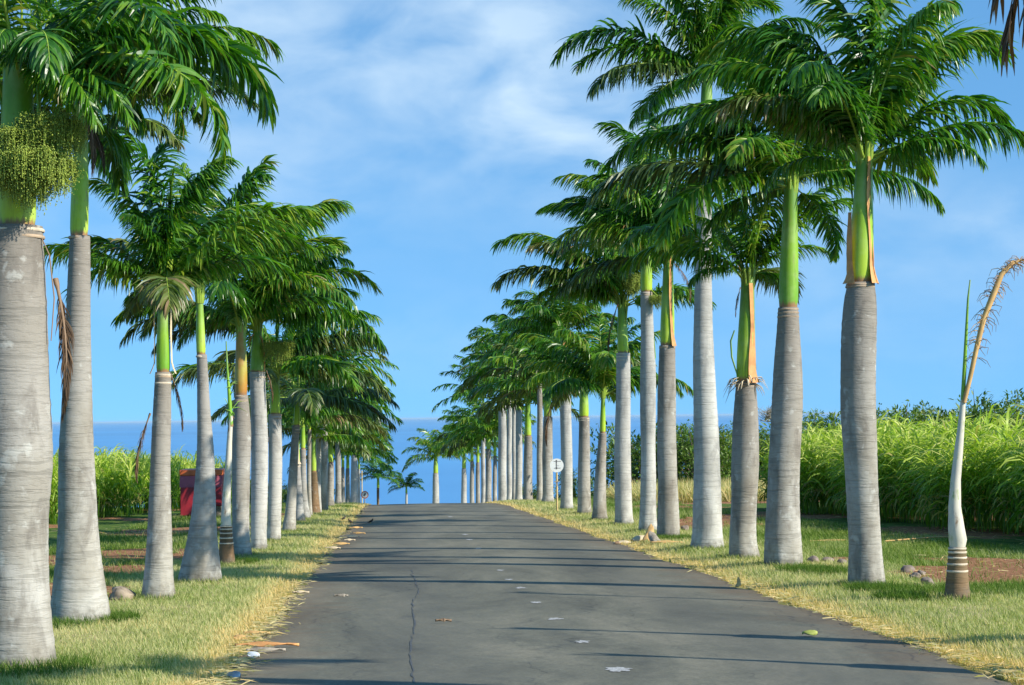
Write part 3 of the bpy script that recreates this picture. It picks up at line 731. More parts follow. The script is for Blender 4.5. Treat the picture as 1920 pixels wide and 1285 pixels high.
# ---- right row, near to far
palm('short crownless palm just beyond the right edge, shading the lower road', (2042, 1205, 92), [(1100, 2040, 78)], (800, 2038, 70), (540, 2038, 30, 10), GR, seed=1, auto=0, spear=False)
palm('thick grey palm with orange peeling sheaths on both sides of its green shaft', (1625, 1100, 74), [(1075, 1624, 68), (1000, 1621, 61), (850, 1615, 64), (760, 1610, 66), (640, 1609, 66), (570, 1611, 62)], (530, 1613, 52), (292, 1621, 46, 30), GR, seed=2, auto=9,
     custom=((1878, 215, None, .4), (1835, 300, 'low', -.6), (1872, 90, None, 1.0), (1780, 10), (1700, -75, 'up'), (1590, -90, 'up'), (1480, -60, 'high'), (1372, 40, 'high'), (1360, 210, 'olive', -.6), (1290, 165), (1440, 340, 'low', .3), (1740, 320, 'flat', 1.5), (1500, 150, 'mid', -1.5), (1330, 110, 'mid', 1.3)),
     extras=(('sheath', -150, .56, .9), ('sheath', -38, 1.0, 1.1), ('sheath', -20, .9, .8)))
palm('grey palm with plain glossy green shaft, next beyond the orange-sheathed palm', (1468, 1062, 72), [(1030, 1468, 70), (960, 1469, 64), (870, 1471, 58), (760, 1475, 58), (680, 1476, 52)], (577, 1478, 38), (340, 1483, 36, 25), GR, seed=3, auto=10, sm='shaft_green',
     custom=((1118, 355, 'olive', -.4), (1150, 300, 'mid', .6), (1222, 250, 'mid', 1), (1600, 330, 'low', .8), (1560, 470, 'flat', .5), (1400, 130, 'high'), (1540, 120, 'high'), (1250, 450, 'flat', -1), (1330, 420, 'drop', 1), (1290, 200, 'olive', .4)))
palm('grey palm with a torn orange and green shaft and a ragged white ring of fibre', (1397, 1048, 58), [(1015, 1394, 52), (940, 1396, 48), (870, 1397, 51), (800, 1397, 48)], (716, 1398, 37), (520, 1402, 35, 24), GR, seed=4, auto=5, fl=2.4,
     custom=((1595, 385, 'lime', .4), (1556, 495, None, -.3), (1300, 545, None, -.5), (1310, 400), (1345, 330, 'high'), (1470, 330, 'high'), (1480, 545, 'flat', .6)),
     extras=(('sheath', -55, .95, 1.0), ('sheath', -10, .7, .5, 'sheath_cream'), ('mess',), ('strap', [(1384, 712), (1371, 670), (1369, 640), (1376, 620)], .03, 'shaft_green'), ('hang', 1386, 540, 55, 1)))
palm('tallest pale palm of the right row, with one arched frond reaching far out left', (1327, 1030, 66), [(1000, 1327, 58), (900, 1325, 51), (760, 1322, 46), (600, 1319, 36), (480, 1318, 31)], (330, 1321, 28), (140, 1326, 26, 20), GR, mt='trunk_pale', seed=5, auto=12,
     custom=((1050, 100, 'mid', 0), (1222, 150, 'mid', .8), (1225, 215, 'low', -.5), (1250, -40, 'up'), (1350, -90, 'up'), (1430, -30, 'high'), (1500, 60, 'mid'), (1470, 180, 'low', .5), (1190, 230, 'lime', 1.2)))
palm('grey-brown palm with lime shaft, just left of the tallest pale palm', (1253, 1010, 46), [(985, 1253, 43), (900, 1251, 37), (840, 1250, 37), (740, 1251, 35)], (648, 1251, 30), (480, 1253, 27, 17), GR, seed=6, auto=12,
     custom=((1120, 330, 'low', 0), (1030, 385, 'flat', -.3), (1140, 240, 'high'), (1340, 300, 'mid'), (1370, 400, 'low'), (1290, 560, 'dry', -.3), (1210, 215, 'up')), extras=(('sheath', -60, 1.1, .5),))
palm('whitish palm trunk with two olive fruit bunches under a short lime shaft', (1215, 998, 37), [(975, 1214, 32), (850, 1216, 28), (720, 1215, 30), (620, 1213, 25)], (548, 1212, 22), (455, 1212, 22, 17), GR, mt='trunk_pale', seed=7, auto=12,
     custom=((1020, 390, 'flat', -.5), (1050, 330, 'mid'), (1330, 420, 'low'), (1200, 250, 'up')), extras=(('fruit', 1230, 560, 34, 1), ('strap', [(1222, 700), (1228, 670), (1226, 640), (1222, 620)], .03, 'shaft_green')))
palm('pale palm with scarred brownish upper trunk, yellow-green shaft and an olive fruit bunch', (1170, 985, 38), [(965, 1169, 33), (850, 1168, 31), (760, 1168, 28)], (662, 1168, 26), (570, 1166, 20, 16), GR, mt='trunk_pale', seed=8, auto=12,
     custom=((940, 455, 'mid', 0), (935, 530, 'olive', -.4), (1000, 470, 'olive', -.8), (1010, 560, 'low', .8), (1080, 370, 'high'), (1300, 480, 'low'), (1160, 340, 'up')), extras=(('fruit', 1180, 525, 52, 0, .3), ('hang', 1158, 570, 90, 0)))
palm('slim palm with a thin green shaft and bright feathery crown in the right row', (1124, 977, 33), [(960, 1124, 27), (880, 1127, 20)], (812, 1130, 14), (735, 1131, 11, 7), GR, seed=9, auto=12, fl=2.6, rings=False, elev=(15, 75), olive=0.0,
     custom=((1060, 640), (1205, 640), (1190, 720, 'low'), (1130, 590, 'up')))
palm('stout grey palm with a short yellow-green shaft, just left of the slim young palm', (1096, 965, 30), [(950, 1096, 26), (870, 1095, 23)], (782, 1095, 20), (720, 1095, 18, 14), GR, seed=10, auto=14, olive=.35,
     custom=((965, 640, 'mid'), (975, 700, 'olive'), (1180, 590)))
palm('pale palm right beside the round white sign', (1063, 957, 27), [(940, 1063, 23), (860, 1062, 22)], (705, 1060, 21), (620, 1059, 19, 15), GR, mt='trunk_pale', seed=11, auto=14, rings=False,
     custom=((960, 590), (950, 640, 'low'), (1150, 560)), extras=(('sheath', -100, .9, 1.2), ('hang', 1040, 740, 95, 0)))
far_right = [  # x, width, trunk top y, shaft top y, depth, material, label
 (1027, 20, 782, 725, 75, 'trunk', 'thick grey trunk directly behind the round sign, left of its post'),
 (1012, 11, 720, 660, 80, 'trunk', 'narrow grey trunk squeezed behind the thick one left of the round sign'),
 (990, 17, 818, 755, 86, 'trunk', 'grey palm with a bright lime shaft and orange sheath, left of the narrow grey trunk'),
 (973, 13, 770, 715, 92, 'trunk_pale', 'whitish palm with a peeling cream and orange sheath low on its shaft'),
 (964, 8, 735, 690, 96, 'trunk_pale', 'very thin pale trunk behind the palm with the peeling cream sheath'),
 (955, 10, 715, 665, 101, 'trunk_pale', 'thin pale trunk, right-hand one of two beside the flared palm at the crest'),
 (942, 16, 755, 705, 106, 'trunk_pale', 'pale palm with a flared foot standing at the crest on the right verge'),
 (928, 8, 856, 815, 115, 'trunk', 'short grey palm with lime shaft left of the flared crest palm'),
 (916, 11, 843, 805, 123, 'trunk', 'grey palm with lime shaft and cream ring, past the crest'),
 (906, 8, 790, 745, 130, 'trunk_pale', 'thin pale trunk taller than its neighbours beyond the crest'),
 (896, 8, 868, 830, 139, 'trunk', 'fourth from last trunk of the right row far beyond the crest'),
 (885, 8, 866, 828, 150, 'trunk', 'third from last trunk of the right row far beyond the crest'),
 (870, 10, 879, 848, 166, 'trunk_pale', 'second from last palm on the right, seen against the sea'),
 (817, 12, 888, 855, 172, 'trunk_pale', 'lone palm standing out against the sea at the far end of the road')]
for i, (x, w, ty, sy, d, mt_, lb) in enumerate(far_right):
    palm(lb, (x, 950, w*1.35), [(930, x, w*1.05), ((930+ty)/2, x, w)], (ty, x, w*.85), (sy, x, w*.75, w*.55), GR, mt=mt_, depth=d, far=i+1, seed=20+i, rings=False, fl=3.3 if d < 125 else 3.8)
# ---- left row
palm('largest palm at the left edge with a big olive fruit cluster over its grey trunk', (38, 1252, 136), [(1225, 34, 126), (1130, 30, 118), (980, 30, 112), (850, 32, 126), (720, 30, 126), (600, 29, 120), (500, 30, 108)], (425, 31, 98), (120, 34, 70, 52), GL, seed=50, auto=4, azb=.1, elev=(35, 70), fl=1.8,
     custom=((405, 285, 'mid', -.3), (330, 250, 'low', .4), (492, 205, 'mid', 1.0), (170, 215, 'flat', -.7), (300, 90, 'high', -.8), (-150, 150), (-120, 260), (230, 200, 'flat', -.6), (420, 130, 'mid', .9), (200, -120, 'up'), (-100, -60), (0, 60, 'low', -.9), (90, 130, 'low', -1.2), (360, 230, 'olive', 0), (255, 235, 'low', .9)),
     extras=(('fruit', 62, 275, 100, 0, .42), ('fruit', 112, 252, 105, 0, .42), ('fruit', 140, 268, 75, 1, .38), ('fruit', 92, 318, 120, 0, .48), ('fruit', 40, 322, 90, 1, .46), ('fruit', 118, 330, 85, 1, .42), ('fruit', 2, 340, 80, 1, .44), ('fruit', 75, 362, 70, 1, .46), ('strap', [(70, 425), (95, 480), (104, 560), (98, 640)], .012, 'rachis_dry', 'dead_flower_stem'), ('hang', 98, 520, 260, 0, .15), ('strap', [(73, 160), (75, 200), (74, 230), (68, 262)], .035, 'shaft'), ('strap', [(12, 262), (20, 275), (18, 300), (8, 320)], .04, 'sheath_cream')))
palm('tall grey palm with wide flared stained foot, second from the left edge', (147, 1168, 114), [(1140, 147, 104), (1075, 146, 88), (990, 145, 72), (850, 144, 65), (760, 146, 56), (660, 147, 48), (560, 147, 43)], (443, 148, 37), (215, 153, 33, 24), GL, seed=51, auto=8, fl=1.9,
     custom=((510, 85, 'mid', 0), (470, 200, 'olive', -.3), (415, -30, 'high'), (330, 260, 'olive', -.7), (20, 60), (-60, 150), (250, -80, 'up'), (120, -110, 'up'), (350, 120, 'mid', .9), (190, 330, 'hang', -.3), (430, 170, 'low', .5)),
     extras=(('hang', 168, 190, 150, 1, -.35),))
palm('grey palm with green shaft and a torn cream sheath standing off its right side', (296, 1124, 64), [(1095, 296, 56), (1000, 299, 45), (850, 303, 36), (770, 305, 33)], (698, 306, 29), (548, 306, 25, 18), GL, seed=52, auto=4, sm='shaft_green', fl=1.9,
     custom=((212, 225, 'up', 0), (170, 345, 'high'), (168, 505, 'lime', -.5), (575, 400, 'lime', -.7), (330, 250, 'up'), (400, 340, 'high'), (245, 600, 'olive', .7), (235, 400, 'mid', -.8), (120, 480, 'low', .3), (450, 470, 'low', .6), (430, 300, 'high')),
     extras=(('sheath', -12, 1.0, .5, 'sheath_cream'), ('hang', 318, 700, 105, 1, .1), ('hang', 285, 775, 125, 0, -.15), ('sheath', -170, .95, .4, 'sheath_cream')))
palm('ringed palm tapering from a broad flared foot, in front of the red trailer', (375, 1092, 84), [(1070, 376, 76), (1000, 381, 54), (930, 385, 42), (850, 386, 32), (760, 381, 24)], (665, 377, 19), (545, 374, 17, 11), GL, mt='trunk_ringed', seed=53, auto=8, fl=2.0,
     custom=((420, 285, 'high', .3), (590, 420, 'low', .3), (240, 580, 'flat', .5), (345, 300, 'up')))
palm('stocky grey palm with a yellow and orange shaft, just beyond the young brown palm', (455, 1045, 38), [(1010, 453, 33), (900, 452, 33), (810, 452, 35)], (741, 452, 24), (605, 452, 23, 17), GL, sm='shaft_orange', seed=54, auto=11,
     custom=((497, 290, 'up', .2), (640, 385, 'high', 0), (575, 400, 'mid', -.4), (340, 655, 'flat', 0), (255, 595, 'low', .3), (630, 450, 'low', -.3), (470, 330, 'spear', 0)))
palm('pale palm with a fat green shaft under an arched orange dead sheath', (486, 1034, 33), [(1005, 486, 30), (850, 486, 31), (770, 485, 30)], (698, 483, 28), (610, 482, 27, 14), GL, mt='trunk_pale', sm='shaft_green', seed=55, auto=12,
     custom=((700, 545, 'mid', 0), (710, 650, 'low', -.4), (650, 480, 'high'), (640, 380, 'high')),
     extras=(('strap', [(468, 650), (470, 632), (482, 624), (492, 636), (496, 665), (496, 695)], .03, 'sheath', 'leaf_sheath'), ('hang', 500, 695, 60, 1), ('fruit', 522, 650, 60, 1)))
palm('pale palm with an olive-green shaft, first one past the orange-sheathed pair', (514, 1016, 27), [(985, 514, 25), (850, 516, 25)], (777, 516, 24), (700, 516, 19, 13), GL, mt='trunk_pale', seed=56, auto=12, olive=.5,
     custom=((700, 600, 'mid'), (655, 700, 'lime'), (620, 560, 'high')), extras=(('hang', 505, 820, 40, 1),))
palm('grey palm leaning towards the road with brown half-dead fronds', (541, 998, 27), [(960, 544, 20), (880, 550, 16)], (798, 556, 14), (745, 558, 12, 8), GL, mt='trunk', seed=57, auto=10, olive=.6, fl=2.4, custom=((665, 800, 'dry'), (660, 690, 'olive'), (700, 700)))
palm('short ringed palm with a cream and orange sheath, hard against the leaning palm', (562, 981, 22), [(950, 560, 17)], (869, 557, 13), (805, 556, 11, 8), GL, mt='trunk_ringed', seed=58, auto=7, fl=2.2, extras=(('sheath', -80, .9, 1.4, 'sheath_cream'),), olive=.3)
palm('slender pale ringed palm with a thin lime shaft, just past the leaning palm', (573, 975, 21), [(940, 570, 15)], (842, 568, 11), (790, 568, 9, 7), GL, mt='trunk_ringed', seed=59, auto=8, fl=2.4, olive=.1)
palm('small brown palm with cream rings and a lime shaft standing in a green tuft', (590, 965, 23), [(940, 590, 18)], (885, 588, 13), (826, 588, 10, 8), GL, mt='trunk_brown', seed=60, auto=8, fl=2.2, olive=.1)
far_left = [(580, 8, 806, 765, 58, 'trunk', 'thin grey trunk half hidden behind the small brown palm'),
 (597, 10, 745, 695, 62, 'trunk_pale', 'white trunk just right of the small brown palm'),
 (608, 13, 770, 710, 66, 'trunk', 'grey trunk touching the white trunk near the small brown palm'),
 (620, 12, 868, 820, 73, 'trunk', 'grey palm with a torn orange sheath about halfway to the crest'),
 (634, 11, 828, 785, 82, 'trunk', 'grey palm with a cream ring standing above its shorter neighbours on the left'),
 (643, 7, 877, 845, 89, 'trunk', 'thin trunk in the gap before the crest on the left'),
 (652, 8, 879, 850, 98, 'trunk', 'short palm with lime shaft and orange bits near the crest'),
 (664, 13, 853, 810, 112, 'trunk_pale', 'broad white palm that closes the left row at the crest'),
 (673, 5, 880, 850, 127, 'trunk_pale', 'last thin trunk of the left row, at the white palm')]
for i, (x, w, ty, sy, d, mt_, lb) in enumerate(far_left):
    palm(lb, (x, 950, w*1.35), [(930, x, w*1.05), ((930+ty)/2, x, w)], (ty, x, w*.85), (sy, x, w*.75, w*.55), GL, mt=mt_, depth=d, far=i, seed=40+i, rings=False, fl=2.9)
palm('small green palm on a thin brownish trunk, right of the small red-rimmed sign', (709, 950, 5), [(935, 709, 5)], (915, 709, 5), (893, 709, 5, 4), GL, mt='trunk_brown', depth=138, far=0, seed=70, rings=False, fl=2.1)
palm('smallest palm on the skyline of the road, alone against the sea', (762, 950, 5), [(935, 762, 4.5)], (925, 762, 4), (912, 762, 4, 3), GL, mt='trunk_pale', sm='shaft_green', depth=172, far=1, seed=71, rings=False, fl=2.0)
palm('second short crownless palm beyond the right edge, nearer the camera', (2440, 1330, 110), [(1000, 2440, 90)], (760, 2440, 84), (450, 2440, 36, 12), GR, depth=12.3, seed=72, auto=0, spear=False)
palm('tall palm beyond the right edge whose dry frond tips hang into the top corner', (2920, 1440, 170), [(900, 2920, 150)], (-250, 2920, 130), (-600, 2920, 110, 80), GR, depth=9.6, seed=73, auto=0, spear=False, custom=((1890, 20, 'dry', .1), (1908, 120, 'dry', .2), (1950, 60, 'dry', -.2), (1930, -60, 'dry', .3), (3400, -600, 'high')))


# ---- the two newly planted palms: brown ringed foot, white boot, one dead and one green leaf
def young_palm(label, base, ringtop, boot, green, dead, extra_green=None, seed=0, group='newly planted palms between the rows'):
    b = at_ground(base[0], base[1]); Y = b.y; s_ = Y/F; r_ = random.Random(seed)
    root = tag(empty('young_palm', b), label, 'palm tree', group)
    L = lambda px, py: Vector((at_depth(px, py, Y).x-b.x, 0, at_depth(px, py, Y).z-b.z))
    p = L(ringtop[0], ringtop[1]); ht = p.z
    P = [(0, 0, -.15, base[2]*s_/2*1.04)]
    for i in range(13):
        f = i/12; P.append((p.x*f, 0, ht*f, (base[2]*(1-f)**1.2+ringtop[2]*(1-(1-f)**1.2))*s_/2))
    link('trunk', lathe('trunk', P, [M['trunk_brown']], 26, seed), root)
    for f in (.55, .68, .8, .9, .97):
        i = f*12; a = P[1+int(i)]; x, z, rr_ = p.x*f, ht*f, (base[2]*(1-f)**1.2+ringtop[2]*(1-(1-f)**1.2))*s_/2
        link('leaf_scar_ring', lathe('leaf_scar_ring', [(x, 0, z-.008, rr_), (x, 0, z, rr_+.006), (x, 0, z+.012, rr_+.004), (x, 0, z+.016, rr_*.98)], [M['ring_cream']], 22, 1), root)
    mb = MB(); pts = [L(px, py) for px, py, w in boot]; mb.tube(pts, [w*s_/2 for *_, w in boot], 14, 0)
    link('pale_boot', mb.mesh('pale_boot', [M['boot']]), root)
    mb = MB(); pts = [L(px, py) for px, py, w in green]; mb.tube(pts, [w*s_/2 for *_, w in green], 8, 0)
    link('spear_leaf', mb.mesh('spear_leaf', [M['shaft_green']]), root)
    if dead:
        mb = MB(); pts = [L(px, py)+Vector((0, -.03, 0)) for px, py, w in dead]; mb.tube(pts, [w*s_/2 for *_, w in dead], 8, 0)
        for i in range(150):
            f = r_.uniform(.25, 1)*(len(pts)-1.01); i0 = int(f); q = pts[i0].lerp(pts[i0+1], f-i0)
            d_ = Vector((r_.choice([-1, 1])*r_.uniform(.3, 1), r_.uniform(-.6, .6), r_.uniform(-.4, .6))).normalized(); l_ = r_.uniform(.05, .20)
            mb.tube([q, q+d_*l_*.4, q+d_*l_*.75+Vector((0, 0, -l_*.2)), q+d_*l_*.8+Vector((r_.uniform(-.05, .05), 0, -l_*.6))], [.006, .005, .004, .002], 3, r_.choice([0, 1, 1]), False)
        link('dead_frond', mb.mesh('dead_frond', [M['deadleaf'], M['rachis_dry']]), root)
    return root, L
m, t, b_ = mat('boot_white_to_green'); M['boot'] = m
n_ = noise(t, objco(t), 5, 5, .6, 0, (1.5, 1.5, .6))
c = ramp(t, n_, [(0.34, (0.24, 0.17, 0.10)), (0.42, (0.58, 0.54, 0.44)), (0.56, (0.66, 0.62, 0.48)), (0.66, (0.28, 0.36, 0.10))])
t.links.new(c, b_.inputs['Base Color']); b_.inputs['Roughness'].default_value = .6
M['limeleaf'] = simple('yellow_green_leaf', (0.36, 0.40, 0.08), .6)
M['deadleaf'] = simple('dead_leaf_orange', (0.62, 0.38, 0.14), .75, .25, 6)
young_palm('newly planted palm with white boot and tall orange dead leaf, at the right', (1795, 1127, 50), (1795, 1026, 32),
           [(1795, 1030, 28), (1796, 1012, 34), (1793, 990, 31), (1790, 950, 24), (1792, 900, 19), (1797, 850, 17), (1802, 800, 13), (1806, 750, 10)],
           [(1804, 770, 9), (1808, 700, 8), (1812, 620, 6), (1815, 560, 4), (1819, 525, 2.5)],
           [(1806, 755, 9), (1816, 715, 9), (1828, 660, 10), (1842, 600, 11), (1860, 555, 12), (1876, 515, 11), (1897, 494, 8), (1914, 488, 4)], seed=1)
ry_, Lf = young_palm('newly planted palm with brown ringed foot and white boot, beside the red trailer', (425, 1061, 33), (424, 985, 21),
           [(424, 990, 21), (424, 970, 19), (425, 930, 15), (428, 880, 13), (430, 830, 10), (433, 780, 8)],
           [(433, 800, 9), (430, 740, 7), (426, 690, 4), (424, 640, 2)], None, seed=2)
mb = MB(); r_ = random.Random(5)
for i in range(16):
    q = Lf(r_.uniform(428, 440), r_.uniform(700, 790)); d_ = Vector((r_.uniform(-1, 1), r_.uniform(-.5, .5), r_.uniform(.1, 1))).normalized(); l_ = r_.uniform(.12, .35)
    mb.tube([q, q+d_*l_*.5, q+d_*l_+Vector((0, 0, -l_*.35))], [.012, .016, .003], 4, 0, False, flat=.4)
link('leaf_tuft', mb.mesh('leaf_tuft', [M['shaft_green']]), ry_)

# ------------------------------------------------------------------ sugar cane fields (nobody could count the blades)
def ribbon_field(name, label, pts_xy, base_z, gen, material):
    pass
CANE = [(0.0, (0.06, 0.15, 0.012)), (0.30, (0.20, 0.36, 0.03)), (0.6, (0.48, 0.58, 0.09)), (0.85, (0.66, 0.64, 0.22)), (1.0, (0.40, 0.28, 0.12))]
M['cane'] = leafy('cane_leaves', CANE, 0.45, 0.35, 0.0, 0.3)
M['grassblade'] = leafy('grass_blades', [(0.0, (0.045, 0.12, 0.012)), (0.3, (0.17, 0.25, 0.04)), (0.55, (0.42, 0.44, 0.19)), (0.8, (0.60, 0.53, 0.28)), (1.0, (0.72, 0.52, 0.23))], 0.7, 0.3, 0.0, 0.2)
M['shrubleaf'] = leafy('shrub_leaves', [(0.0, (0.03, 0.075, 0.010)), (0.4, (0.10, 0.19, 0.022)), (0.75, (0.21, 0.29, 0.05)), (1.0, (0.40, 0.40, 0.16))], 0.5, 0.25, 0.25, 0.35)
M['twig'] = simple('shrub_twigs', (0.13, 0.10, 0.075), .9, .3)
def ribbons(P0, D0, Ln, Wd, droop, segs, g, v):
    n = len(P0); p = P0.copy(); d = D0/np.linalg.norm(D0, axis=1)[:, None]
    wp = np.interp(np.linspace(0, 1, segs+1), [0, .3, .7, 1], [.55, 1, .75, .04])
    rows = []
    ref = np.stack([g.normal(0, .5, n), g.normal(0, .5, n), np.ones(n)], -1)
    for k in range(segs+1):
        Wv = np.cross(d, ref); Wv /= np.maximum(np.linalg.norm(Wv, axis=1)[:, None], 1e-3)
        rows += [p-Wv*(Wd*wp[k]/2)[:, None], p+Wv*(Wd*wp[k]/2)[:, None]]
        if k < segs:
            p = p+d*(Ln/segs)[:, None]; d = d.copy(); d[:, 2] -= droop*(0.5+k/segs)*2/segs; d /= np.linalg.norm(d, axis=1)[:, None]
    V = np.stack(rows, 1).reshape(-1, 3); nr = 2*(segs+1)
    b0 = np.arange(n)[:, None]*nr+np.arange(segs)[None]*2
    Q = np.stack([b0, b0+1, b0+3, b0+2], -1).reshape(-1, 4)
    return V, Q, np.repeat(v, nr)
def cane_field(label, x0, x1, y0, y1, side, seed, dens_front=9, dens_back=1.6, hgt=2.35, slant=0.0):
    g = np.random.default_rng(seed)
    PX = []; PY = []
    # dense front 2.5 m, sparser behind
    nf = int((y1-y0)*3.0*dens_front); PX.append(x0+side*(.25+g.random(nf)**1.2*3.0)); PY.append(g.uniform(y0, y1, nf))
    nb = int((y1-y0)*abs(x1-x0)*dens_back); PX.append(x0+side*g.random(nb)*abs(x1-x0)); PY.append(g.uniform(y0, y1, nb))
    nn = int(abs(x1-x0)*2.0*dens_front*0.7); PX.append(x0+side*g.random(nn)*abs(x1-x0)); PY.append(y0+g.random(nn)*2.0)
    px = np.concatenate(PX); py = np.concatenate(PY)
    px += 0.35*np.sin(py*0.9+seed)+g.normal(0, .12, len(px))+slant*(py-y0)
    zb = gz(px, py); n = len(px)
    H = hgt*(0.86+0.10*np.sin(px*0.8+py*0.5)*np.sin(py*0.37+1)+.07*np.sin(py*1.7+px*1.1))*g.uniform(.74, 1.12, n)
    H *= np.interp(py, [27, 45], [.80, 1.0]) if side > 0 else 1
    front = np.clip(1-np.abs(px-slant*(py-y0)-x0)/1.0, 0, 1)
    H *= 1-0.25*front*g.random(n)
    Vs = []; Qs = []; As = []; n0 = 0
    lean = np.array([-0.55, -0.15, 0])       # wind comes from the right
    def addr(V, Q, A):
        nonlocal n0
        Vs.append(V); Qs.append(Q+n0); As.append(A); n0 += len(V)
    # stalks
    D = np.stack([g.normal(0, .10, n)-.03, g.normal(0, .10, n), np.ones(n)], -1)
    addr(*ribbons(np.stack([px, py, zb-.05], -1), D, H*.72, np.full(n, .03), .02, 3, g, np.clip(g.normal(.12, .1, n), 0, 1)))  # dark stalk tone puts the deep shade at the foot into the colour
    for k in range(11):
        f = .26+.68*k/10+g.normal(0, .03, n)
        az = g.uniform(0, 6.283, n)
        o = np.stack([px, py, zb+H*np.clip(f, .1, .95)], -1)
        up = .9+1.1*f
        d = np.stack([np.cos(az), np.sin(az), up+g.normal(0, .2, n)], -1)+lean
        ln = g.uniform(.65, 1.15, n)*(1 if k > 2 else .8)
        v = np.clip(-.12+.80*f+g.normal(0, .13, n), 0, .92)  # lower leaves tinted darker: shade inside the stand put into their colour
        if k < 3:  # some dry trash leaves low down
            dm = g.random(n) < .28; v = np.where(dm, g.uniform(.86, 1.0, n), v)
        addr(*ribbons(o, d, ln, g.uniform(.034, .062, n), g.uniform(1.0, 2.1, n) if k > 1 else g.uniform(1.8, 2.8, n), 4, g, v))
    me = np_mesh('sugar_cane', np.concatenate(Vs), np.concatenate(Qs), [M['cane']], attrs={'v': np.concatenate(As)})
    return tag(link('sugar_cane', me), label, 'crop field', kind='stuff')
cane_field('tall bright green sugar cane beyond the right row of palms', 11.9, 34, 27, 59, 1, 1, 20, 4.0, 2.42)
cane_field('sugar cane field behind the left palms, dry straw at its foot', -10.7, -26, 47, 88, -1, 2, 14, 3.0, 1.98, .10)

# ------------------------------------------------------------------ grass
def blades(N_, xr, yr, hmin, hmax, wid, vfun, seed, ypow=1.0):
    g = np.random.default_rng(seed)
    u = g.random(N_)
    y = yr[0]*(yr[1]/yr[0])**u if ypow == 1.0 else 1/((1/yr[0])+(1/yr[1]-1/yr[0])*u)
    x = g.uniform(xr[0], xr[1], N_)
    return g, x, y
def grass_mesh(parts, name):
    Vs = []; As = []
    for g, x, y, h, w, v in parts:
        z = gz(x, y)+0.0
        az = g.uniform(0, 6.283, len(x)); lx = g.normal(0, .45, len(x))*h-.15*h; ly = g.normal(0, .45, len(x))*h
        cx, cy = np.cos(az)*w/2, np.sin(az)*w/2
        a = np.stack([x-cx, y-cy, z-.01], -1); b2 = np.stack([x+cx, y+cy, z-.01], -1); c2 = np.stack([x+lx, y+ly, z+h], -1)
        Vs.append(np.stack([a, b2, c2], 1).reshape(-1, 3)); As.append(np.repeat(v, 3))
    V = np.concatenate(Vs); Q = np.arange(len(V)).reshape(-1, 3)
    return np_mesh(name, V, Q, [M['grassblade']], attrs={'v': np.concatenate(As)})
parts = []
for sd, xr in ((1, (-7.2, XL-.02)), (2, (XR+.02, 10.5))):
    g, x, y = blades(240000, xr, (12, 100), 0, 0, 0, None, sd, 2.0)
    pnv = pn(x, y, sd); inner = np.abs(x-XC)
    dry = .44+.30*pnv+g.normal(0, .14, len(x))
    fld_ = sstep(4.9, 5.9, inner+.4*(pnv-.5))
    dry = dry*(1-fld_)+(.18+.3*pnv+g.normal(0, .1, len(x)))*fld_
    edge = 1-sstep(3.0, 3.45, inner+g.normal(0, .06, len(x)))
    v = np.clip(dry+.42*edge, 0, 1)
    h = g.uniform(.02, .055, len(x))*(1+.5*fld_)*(1+y/60)
    keep = soil(x, y)+g.normal(0, .28, len(x)) < .5
    w = .006*(1+y/22)
    parts.append((g, x[keep], y[keep], h[keep], w[keep], v[keep]))
# lush tufts at the foot of trunks
tuft_spots = [(1735, 1112, .55), (1880, 1110, .6), (1560, 1075, .4), (455, 1058, .25), (648, 952, .5), (100, 1172, .5), (60, 1258, .5), (1262, 1012, .4), (1690, 1125, .3), (210, 1165, .3), (1510, 1072, .4), (1640, 1108, .35)]
for i, (px, py, rad) in enumerate(tuft_spots):
    p = at_ground(px, py); g = np.random.default_rng(100+i); n = 1800
    rr = rad*np.sqrt(g.random(n)); a = g.uniform(0, 6.283, n)
    x = p.x+rr*np.cos(a); y = p.y+rr*np.sin(a)*1.2
    parts.append((g, x, y, g.uniform(.04, .13, n), np.full(n, .012), np.clip(g.normal(.12, .1, n), 0, 1)))
for i, o in enumerate([q for q in bpy.data.objects if q.get('category') == 'palm tree' and q.location.y < 62]):
    g = np.random.default_rng(300+i); n = 700; tr_ = max(abs(v.co.x) for v in next(c_ for c_ in o.children if c_.name.startswith('trunk')).data.vertices if v.co.z < .05)
    rr = tr_*1.0+g.exponential(.07, n); a = g.uniform(0, 6.283, n)
    parts.append((g, o.location.x+rr*np.cos(a), o.location.y+rr*np.sin(a), g.uniform(.03, .11, n), np.full(n, .009*(1+o.location.y/40)), np.clip(g.normal(.42, .22, n), 0, 1)))
tag(link('grass', grass_mesh(parts, 'grass')), 'short sun-dried grass on both verges, straw coloured along the asphalt', kind='stuff')
# dry leaf litter and straw along the asphalt edge
g = np.random.default_rng(9); n = 3800
y = 1/((1/12.5)+(1/95-1/12.5)*g.random(n)); sd = g.random(n) < .6
x = np.where(sd, XL+g.normal(-.03, .09, n), XR+g.normal(.04, .08, n))
z = gz(x, y)+.035+.02*g.random(n)
az = g.normal(0, .9, n); D = np.stack([np.cos(az), np.sin(az), g.normal(0, .12, n)], -1)
V, Q, A = ribbons(np.stack([x, y, z], -1), D, g.uniform(.04, .17, n), g.uniform(.006, .02, n), .25, 2, g, g.uniform(.7, 1, n))
tag(link('leaf_litter', np_mesh('leaf_litter', V, Q, [M['grassblade']], attrs={'v': A})), 'straw and dry leaf bits drifted along the edges of the asphalt', kind='stuff')
